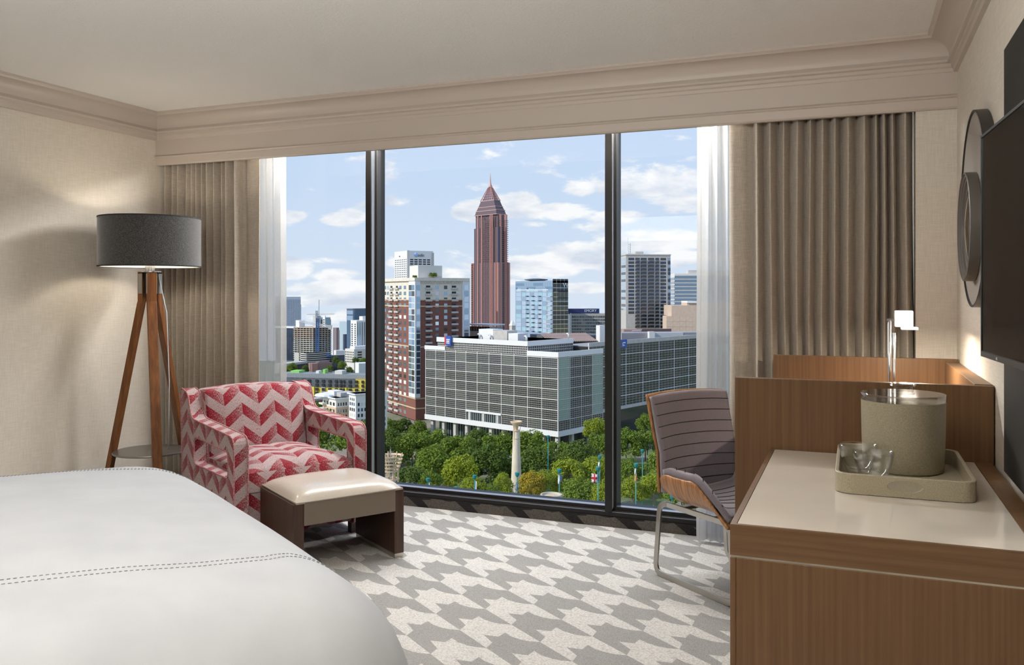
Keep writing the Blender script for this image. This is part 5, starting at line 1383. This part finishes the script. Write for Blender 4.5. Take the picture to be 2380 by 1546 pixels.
B = apartments('white_apartment_house', 'white apartment house with arched top windows close to the mullion', 827, 811, 900, 335, 340, 916, mat('bright_white', (.86, .86, .84), .75), mat('bright_white', (.86, .86, .84), .75), (937, 950, 963, 976, 989), 3, 9, 1005, [G_dark, M_offw, G_blue])
B.cells('attic_window', G_dark, 'L', spread(.8, B.LL - .8, 3, .35), [(B.z(933), B.z(927))], .12, .1)
B = simple('beige_low_house', 'low beige flat-roofed house next to the armchair back', 722, 708, 734, 380, 384, 950, M_offw, 1010)
# ================================================================== TREES, TOWERS, LAMP POSTS
def leaf_mat(name, c1, c2):
    m = mat(name, c1, .6, 0, .3); nt = m.node_tree; b = nt.nodes['Principled BSDF']
    oi = node(nt, 'ShaderNodeObjectInfo'); geo = node(nt, 'ShaderNodeNewGeometry')
    mx = node(nt, 'ShaderNodeMix'); mx.data_type = 'RGBA'; mx.inputs['A'].default_value = (*c1, 1); mx.inputs['B'].default_value = (*c2, 1)
    link(nt, geo.outputs['Random Per Island'], mx.inputs['Factor']); link(nt, mx.outputs['Result'], b.inputs['Base Color'])
    tl = node(nt, 'ShaderNodeBsdfTranslucent'); link(nt, mx.outputs['Result'], tl.inputs[0]); ms = node(nt, 'ShaderNodeMixShader'); ms.inputs[0].default_value = .3
    out = nt.nodes['Material Output']; link(nt, b.outputs[0], ms.inputs[1]); link(nt, tl.outputs[0], ms.inputs[2]); link(nt, ms.outputs[0], out.inputs[0])
    return m
L_mid = leaf_mat('mid_green_leaves', (.12, .20, .018), (.24, .33, .035))
L_dark = leaf_mat('deep_green_leaves', (.08, .14, .02), (.16, .235, .035))
L_lime = leaf_mat('yellow_green_leaves', (.22, .29, .016), (.38, .44, .03))
L_gold = leaf_mat('golden_leaves', (.36, .30, .018), (.56, .42, .04))
M_bark = mat('bark', (.10, .075, .055), .9)
M_barkp = mat('pale_bark', (.35, .30, .25), .9)

def crown_mesh(name, m, rx, rz, nleaf, leaf, seed, clumps=26):
    r = random.Random(seed); vs = []; fs = []
    cl = []
    for i in range(clumps):
        # clump centres over the upper shell of an uneven ellipsoid
        a = r.uniform(0, 2 * pi); h = r.uniform(-.55, 1.0); q = sqrt(max(0, 1 - h * h)) * r.uniform(.55, 1.0)
        cl.append((q * cos(a) * rx * .78, q * sin(a) * rx * .78, h * rz * .74, r.uniform(.22, .40) * rx))
    for i in range(nleaf):
        cx_, cy_, cz_, cr_ = cl[i % clumps]
        while True:
            x, y, z_ = r.uniform(-1, 1), r.uniform(-1, 1), r.uniform(-1, 1); q = x * x + y * y + z_ * z_
            if .15 < q < 1: break
        k = cr_ * (q ** -.22) 
        p = Vector((cx_ + x * k, cy_ + y * k, cz_ + z_ * k * .85))
        nrm = (Vector((x, y, z_ + .55)).normalized() + Vector((r.uniform(-.7, .7), r.uniform(-.7, .7), r.uniform(-.5, .7)))).normalized()
        t = nrm.cross(Vector((r.uniform(-1, 1), r.uniform(-1, 1), r.uniform(-1, 1)))).normalized(); b = nrm.cross(t)
        s = leaf * r.uniform(.6, 1.35); n0 = len(vs)
        # a folded leaf spray: two triangles bent along the midrib
        vs += [p - t * s, p - b * s * .55 + nrm * s * .18, p + t * s, p + b * s * .55 + nrm * s * .18]
        fs += [(n0, n0 + 1, n0 + 2), (n0, n0 + 2, n0 + 3)]
    mb = MB(); mb.add(vs, fs); return mb.mesh(name, m, fix=False)
CROWNS = {}
for nm, m_ in (('mid', L_mid), ('dark', L_dark), ('lime', L_lime), ('gold', L_gold)):
    CROWNS[nm] = [crown_mesh('crown', m_, 1.0, .95, 5200, .055, 11 + i * 7 + len(nm), 30 + i * 4) for i in range(2 if nm != 'gold' else 1)]
def trunk_mesh(name, m):
    mb = MB(); mb.tube([(0, 0, 0), (.02, .01, .5), (0, 0, 1.0)], [.05, .038, .026], 7)
    for a in (.3, 2.2, 4.4): mb.tube([(0, 0, .72), (.12 * cos(a), .12 * sin(a), .95), (.26 * cos(a), .26 * sin(a), 1.15)], [.024, .016, .008], 5)
    return mb.mesh(name, m, smooth=True)
TRUNK, TRUNKP = trunk_mesh('trunk', M_bark), trunk_mesh('trunk', M_barkp)
tree_n = 0
def tree(px, py, rpx, d, kind, label, group=None, squash=1.0, pale=False, ground=None, name='park_tree', cat='tree'):
    """crown centred at px, py with radius rpx pixels, standing d metres away"""
    global tree_n; tree_n += 1
    c = at(px, py, d); r = rpx / FPX * d
    gz = GZ if ground is None else ground
    root = empty(name, (c.x, c.y, gz), (tree_n * 2.4) % 6.28, label, cat, group)
    inst('crown', CROWNS[kind][tree_n % len(CROWNS[kind])], root, (0, 0, c.z - gz), scale=(r, r, r * squash))
    h = max(c.z - gz, .5); inst('trunk', TRUNKP if pale else TRUNK, root, (0, 0, 0), scale=(min(r * 1.4, h * .5), min(r * 1.4, h * .5), h * .95))
    return root
PK = 'park trees below the window'
TREES = [
 (902, 1000, 30, 368, 'mid', 1.0, 'small tree at the far left foot of the brick tower'),
 (938, 1000, 30, 370, 'dark', 1.0, 'small tree under the sunlit face of the brick tower'),
 (974, 998, 24, 368, 'mid', 1.0, 'small tree in the gap between brick tower and glass block'),
 # px, py, radius, depth, kind, squash, label
 (905, 1035, 42, 300, 'dark', 1.0, 'deep green tree rising behind the cage tower left of the others'),
 (958, 1050, 52, 290, 'mid', 1.05, 'green tree under the brick apartment tower'),
 (1010, 1035, 48, 300, 'mid', 1.0, 'green tree top directly below the left corner of the glass block'),
 (1010, 1085, 56, 262, 'mid', 1.0, 'broad green tree in the middle rows left of the tall pale column'),
 (1062, 1050, 50, 285, 'mid', 1.0, 'rounded green tree in front of the glass block columns'),
 (1068, 1102, 50, 245, 'lime', 1.0, 'bright green tree left of centre near the sill'),
 (1110, 1035, 40, 300, 'dark', 1.0, 'dusky green tree against the white base beam of the glass block'),
 (1135, 1082, 58, 270, 'dark', 1.05, 'large dark tree just left of the tall pale column'),
 (1160, 1040, 46, 298, 'mid', 1.0, 'green tree crown touching the base beam left of the column top'),
 (1180, 1105, 46, 282, 'dark', 1.0, 'dark tree directly behind the foot of the tall pale column'),
 (1235, 1040, 52, 295, 'mid', 1.0, 'green tree crown right of the tall pale column below the glass block'),
 (1250, 1085, 54, 272, 'dark', 1.05, 'dark tree right of the tall pale column'),
 (1290, 1060, 44, 285, 'mid', 1.0, 'greyish green tree below the corner column of the glass block'),
 (1345, 1062, 44, 280, 'dark', 1.0, 'dusky rounded tree below the shaded glass face'),
 (1392, 1040, 40, 290, 'mid', 1.1, 'green tree beside the right dark mullion, higher one'),
 (1385, 1000, 32, 300, 'lime', 1.05, 'bright tree top in front of the shaded glass face by the mullion'),
 (1320, 1112, 50, 232, 'lime', 1.0, 'yellow-green tree left of the red and white flag'),
 (1388, 1105, 46, 236, 'lime', 1.1, 'yellow-green tree behind the red and white flag'),
 (1350, 1148, 48, 200, 'mid', 1.0, 'dark green tree above the sill left of the right mullion'),
 (1402, 1152, 34, 195, 'lime', 1.0, 'bright tree above the sill touching the right mullion'),
 (1235, 1130, 40, 224, 'gold', .9, 'golden tree behind the nearest round bowl'),
 (1262, 1120, 30, 228, 'lime', 1.0, 'small lime tree right of the golden tree'),
 (1172, 1128, 28, 222, 'lime', 1.1, 'small lime shrub at the foot of the tall pale column'),
 (955, 1112, 42, 238, 'dark', .75, 'low wide dark tree beside the cage tower'),
 (1000, 1118, 30, 236, 'mid', .9, 'small round green tree beside a teal lamp post near the ottoman'),
 (1100, 1135, 34, 215, 'lime', .9, 'bright green tree low at the sill between two teal lamp posts'),
 (1146, 1140, 22, 214, 'mid', 1.0, 'small green tree low at the sill left of the column foot'),
 (1455, 1035, 40, 285, 'mid', 1.1, 'green tree just right of the right mullion'),
 (1505, 1030, 38, 290, 'mid', 1.05, 'green tree beside the wooden edge of the desk chair'),
 (1462, 1100, 40, 250, 'mid', 1.0, 'green tree lower right of the right mullion'),
 (1470, 1140, 34, 200, 'lime', 1.0, 'bright tree at the sill right of the right mullion'),
 (1520, 1135, 42, 205, 'lime', .95, 'bright tree under the desk chair shell'),
 (1590, 1150, 46, 190, 'mid', .85, 'green tree seen through the steel chair base'),
 (1500, 985, 24, 305, 'mid', 1.1, 'tree top in front of the dark lower storey of the glass wing'),
 (1560, 1090, 60, 260, 'mid', 1.0, 'green tree behind the desk chair back'),
 (760, 1010, 60, 290, 'mid', 1.0, 'green tree seen through the armchair arm opening'),
 (835, 1015, 52, 280, 'mid', 1.0, 'green tree behind the right armchair arm'),
 (700, 1015, 50, 300, 'mid', 1.0, 'green tree hidden behind the armchair back')]
for px, py, r, d, k, sq_, lb in TREES: tree(px, py, r, d, k, lb, PK, sq_, pale=k == 'lime')
RTG = 'park trees on the lawn past the right window light'
RC = {}
for i, (px, py, r, d) in enumerate(((1680, 1060, 44, 290), (1760, 1075, 48, 280), (1850, 1050, 46, 300), (1940, 1080, 50, 275), (1660, 1125, 46, 235), (1750, 1140, 50, 225), (1850, 1125, 48, 240), (1960, 1150, 52, 220), (2050, 1070, 48, 285), (2150, 1100, 50, 265), (1690, 1190, 46, 195), (1800, 1205, 50, 190), (2080, 1170, 52, 215), (2260, 1085, 50, 280))):
    row = 'far' if d >= 262 else 'middle' if d > 212 else 'near'; RC[row] = RC.get(row, 0) + 1
    tree(px, py, r, d, ('mid', 'lime', 'dark')[i % 3], '%s %s tree from the right mullion in the %s row behind the drape' % (('first', 'second', 'third', 'fourth', 'fifth', 'sixth', 'seventh')[RC[row] - 1], ('green', 'yellow-green', 'dark green')[i % 3], row), RTG, 1.0)
DT = 'small trees among the far houses'
for px, py, r, d, k, lb in ((738, 945, 15, 372, 'mid', 'green tree between the ramp and the cream apartment house'), (662, 860, 14, 560, 'mid', 'small far tree at the edge of the left sheer'), (710, 858, 10, 520, 'dark', 'small far tree left of the brick tower hall'), (680, 854, 12, 540, 'mid', 'small far tree in front of the highway deck'),
        (766, 856, 9, 560, 'mid', 'small far tree beside the beige roof shed'), (795, 850, 12, 560, 'mid', 'far tree in front of the white office grid'), (812, 862, 10, 530, 'dark', 'far tree left of the plain white box'), (845, 842, 12, 600, 'mid', 'far tree in front of the white office by the mullion'), (780, 838, 11, 620, 'dark', 'far tree at the foot of the slate block'), (826, 838, 9, 610, 'dark', 'far tree under the white grid office')):
    tree(px, py, r, d, k, lb, DT, 1.0, ground=at(px, py + r * 1.6, d).z, name='far_tree')
for (b_, x_, y_, z_, r_) in ROOF_SHRUBS:
    w = b_.root.matrix_basis @ Vector((x_, y_, z_)); s_ = empty('roof_shrub', tuple(w), 0, 'green shrub on the terrace %s of the brick tower' % ('beside the penthouse' if r_ > 2 else 'at the sunlit edge'), 'shrub')
    inst('crown', CROWNS['mid'][0], s_, (0, 0, r_ * .6), scale=(r_, r_, r_ * .7)); inst('trunk', TRUNK, s_, (0, 0, 0), scale=(r_ * .6, r_ * .6, r_ * .6))

# ------------------------------------------------------------------ torch-like light towers
M_tower = noise_mat('buff_tower_concrete', (.66, .58, .44), (.74, .66, .52), .8, (1, 1, 1), .5, 3)
M_bowl = mat('sand_bowl', (.66, .50, .32), .6)
def light_tower(px, ytop, d, label, rb, rt, cage):
    c = at(px, ytop, d); H_ = c.z - GZ
    T = empty('light_tower', (c.x, c.y, GZ), 0, label, 'tower', 'torch-shaped light towers in the park')
    if cage:
        MB().lathe([(rb, 0), (rt, H_ - 6.5), (rt * .96, H_ - 6.2)], 20).build('shaft', M_tower, T, angle=40)
        for k in range(5): MB().lathe([(1.55 + k * .22, H_ - 4.2 + k * .8), (1.75 + k * .22, H_ - 4.2 + k * .8), (1.85 + k * .24, H_ - 3.8 + k * .8), (1.65 + k * .24, H_ - 3.8 + k * .8), (1.55 + k * .22, H_ - 4.2 + k * .8)], 22).build('bowl_ring', M_bowl, T)
        for z_ in (H_ - 9.5, H_ - 6.0): MB().lathe([(1.55, z_), (1.85, z_), (1.85, z_ + .3), (1.55, z_ + .3), (1.55, z_)], 22).build('cage_ring', M_bowl, T)
        for k in range(8):
            a = k * pi / 4; MB().tube([(1.65 * cos(a), 1.65 * sin(a), H_ - 14), (1.65 * cos(a), 1.65 * sin(a), H_ - 4.2), (2.6 * cos(a), 2.6 * sin(a), H_ - .2)], .12, 5).build('cage_bar', M_bowl, T)
    else:
        MB().lathe([(rb, 0), (rt, H_ - 2.9), (rt * .95, H_ - 2.7)], 24).build('shaft', M_tower, T, angle=40)
        MB().lathe([(rt * .5, H_ - 2.7), (.7, H_ - 1.4), (1.75, H_ - .55), (1.8, H_ - .1), (1.6, H_), (1.5, H_ - .25), (.3, H_ - .7)], 26).build('bowl', M_bowl, T, angle=50)
        for z_ in (H_ - 2.9, H_ - 5.2): MB().lathe([(rt * 1.02, z_), (rt * 1.22, z_), (rt * 1.22, z_ + .22), (rt * 1.02, z_ + .22), (rt * 1.02, z_)], 22).build('band', M_bowl, T)
        for a in (.6, 2.6, 4.4): MB().tube([(rt * 1.12 * cos(a), rt * 1.12 * sin(a), H_ - 8), (rt * 1.12 * cos(a), rt * 1.12 * sin(a), H_ - 2.7), (1.5 * cos(a), 1.5 * sin(a), H_ - .6)], .10, 5).build('strut', M_bowl, T)
    return T
light_tower(1200, 979, 255, 'tall pale tapering column with a small bowl on top amid the trees', 1.75, .95, False)
light_tower(909, 1052, 190, 'pale tower with a caged bowl of rings above the ottoman', 1.5, 1.05, True)
c = at(1281, 1149, 150); T = empty('light_tower', (c.x, c.y, GZ), 0, 'nearest tower showing only its wide round bowl at the sill', 'tower', 'torch-shaped light towers in the park'); H_ = c.z - GZ
MB().lathe([(1.2, 0), (.8, H_ - 3)], 18).build('shaft', M_tower, T, angle=40)
MB().lathe([(.8, H_ - 3), (1.7, H_ - .9), (1.9, H_ - .75), (1.9, H_), (1.65, H_), (1.6, H_ - .3), (0, H_ - .35)], 32).build('bowl', mat('weathered_bowl', (.56, .50, .38), .7), T, angle=50)
MB().box(-.7, .7, -.12, .12, H_ - .34, H_ - .18).build('bowl_fin', M_bowl, T)

# ------------------------------------------------------------------ teal lamp posts, some with flags
M_teal = mat('teal_enamel', (.02, .22, .23), .4)
def post(px, ytop, ybot, d, label, flag=None, name='lamp_post'):
    c = at(px, ytop, d); H_ = c.z - GZ
    P = empty(name, (c.x, c.y, GZ), YAW, label, 'lamp post', 'teal lamp posts in the park')
    MB().lathe([(.13, 0), (.10, H_ - .9)], 8).build('post', M_teal, P, smooth=True)
    MB().lathe([(.10, H_ - 1.0), (.34, H_ - .75), (.46, H_ - .35), (.46, H_ - .05), (.3, H_)], 12).build('lamp_head', M_teal, P, angle=40)
    if flag:
        for i, (y0_, y1_, x0_, x1_, m_) in enumerate(flag):
            k = d / FPX; zz0, zz1 = H_ - (y0_ - ytop) * k, H_ - (y1_ - ytop) * k
            mb = MB(); 
            def fn(u, v): return ((x0_ + (x1_ - x0_) * u) * k + (.1 if x0_ >= 0 else -.1), .12 * sin(u * 5 + v * 3), zz0 + (zz1 - zz0) * v - abs(u) * abs(x1_ - x0_) * k * .25)
            mb.grid(fn, 6, 6); mb.build('flag', m_, P, smooth=True, solid=.02)
    return P
def union_flag_mat():
    m = mat('flag_cross', (.02, .03, .14), .8); nt = m.node_tree; b = nt.nodes['Principled BSDF']
    tc = node(nt, 'ShaderNodeTexCoord'); sp = node(nt, 'ShaderNodeSeparateXYZ'); link(nt, tc.outputs['Generated'], sp.inputs[0])
    dx = math_n(nt, 'ABSOLUTE', math_n(nt, 'SUBTRACT', sp.outputs[0], .5)); dz = math_n(nt, 'ABSOLUTE', math_n(nt, 'SUBTRACT', sp.outputs[2], .5))
    red = math_n(nt, 'LESS_THAN', math_n(nt, 'MINIMUM', dx, dz), .12); wht = math_n(nt, 'LESS_THAN', math_n(nt, 'MINIMUM', math_n(nt, 'MINIMUM', dx, dz), math_n(nt, 'ABSOLUTE', math_n(nt, 'SUBTRACT', dx, dz))), .19)
    m1 = node(nt, 'ShaderNodeMix'); m1.data_type = 'RGBA'; link(nt, wht, m1.inputs['Factor']); m1.inputs['A'].default_value = (.03, .04, .18, 1); m1.inputs['B'].default_value = (.75, .72, .72, 1)
    m2 = node(nt, 'ShaderNodeMix'); m2.data_type = 'RGBA'; link(nt, red, m2.inputs['Factor']); link(nt, m1.outputs['Result'], m2.inputs['A']); m2.inputs['B'].default_value = (.50, .02, .04, 1)
    link(nt, m2.outputs['Result'], b.inputs['Base Color']); return m
M_fw = mat('white_flag', (.75, .75, .75), .8); M_fb = mat('blue_flag', (.06, .12, .32), .8); M_fr = mat('orange_flag', (.62, .25, .10), .8)
post(1202, 1098, 1150, 175, 'teal lamp post standing in front of the tall pale column', [(1121, 1140, -1, 3, M_fb)])
post(1300, 1090, 1160, 175, 'teal lamp post with a drooping white and blue flag', [(1104, 1125, -2, 3, M_fw), (1103, 1120, 2, 5, M_fb)])
post(1390, 1085, 1170, 175, 'teal lamp post flying a red and white cross flag by the right mullion', [(1100, 1120, -14, 0, union_flag_mat())])
post(1394, 1059, 1090, 215, 'taller teal lamp post with two white boxes behind the cross flag', [(1074, 1084, -3, 1, M_fw)])
post(1103, 1104, 1145, 185, 'teal lamp post left of the column with a white flag', [(1118, 1143, 0, 4, M_fw)])
post(995, 1111, 1140, 185, 'teal lamp post nearest the ottoman with a short white flag', [(1120, 1137, 0, 3, M_fw)])
post(1060, 1131, 1145, 180, 'low teal lamp post just above the sill in the middle')
post(1478, 1077, 1180, 175, 'teal lamp post right of the mullion with an orange and white flag', [(1089, 1103, -2, 1, M_fw), (1100, 1120, -2, 3, M_fr)])
post(1493, 1045, 1120, 215, 'tall teal post beside the desk chair edge')
post(1274, 1012, 1050, 245, 'far teal lamp post among the trees under the glass block')
post(1562, 1150, 1190, 170, 'teal lamp post seen through the steel chair base')
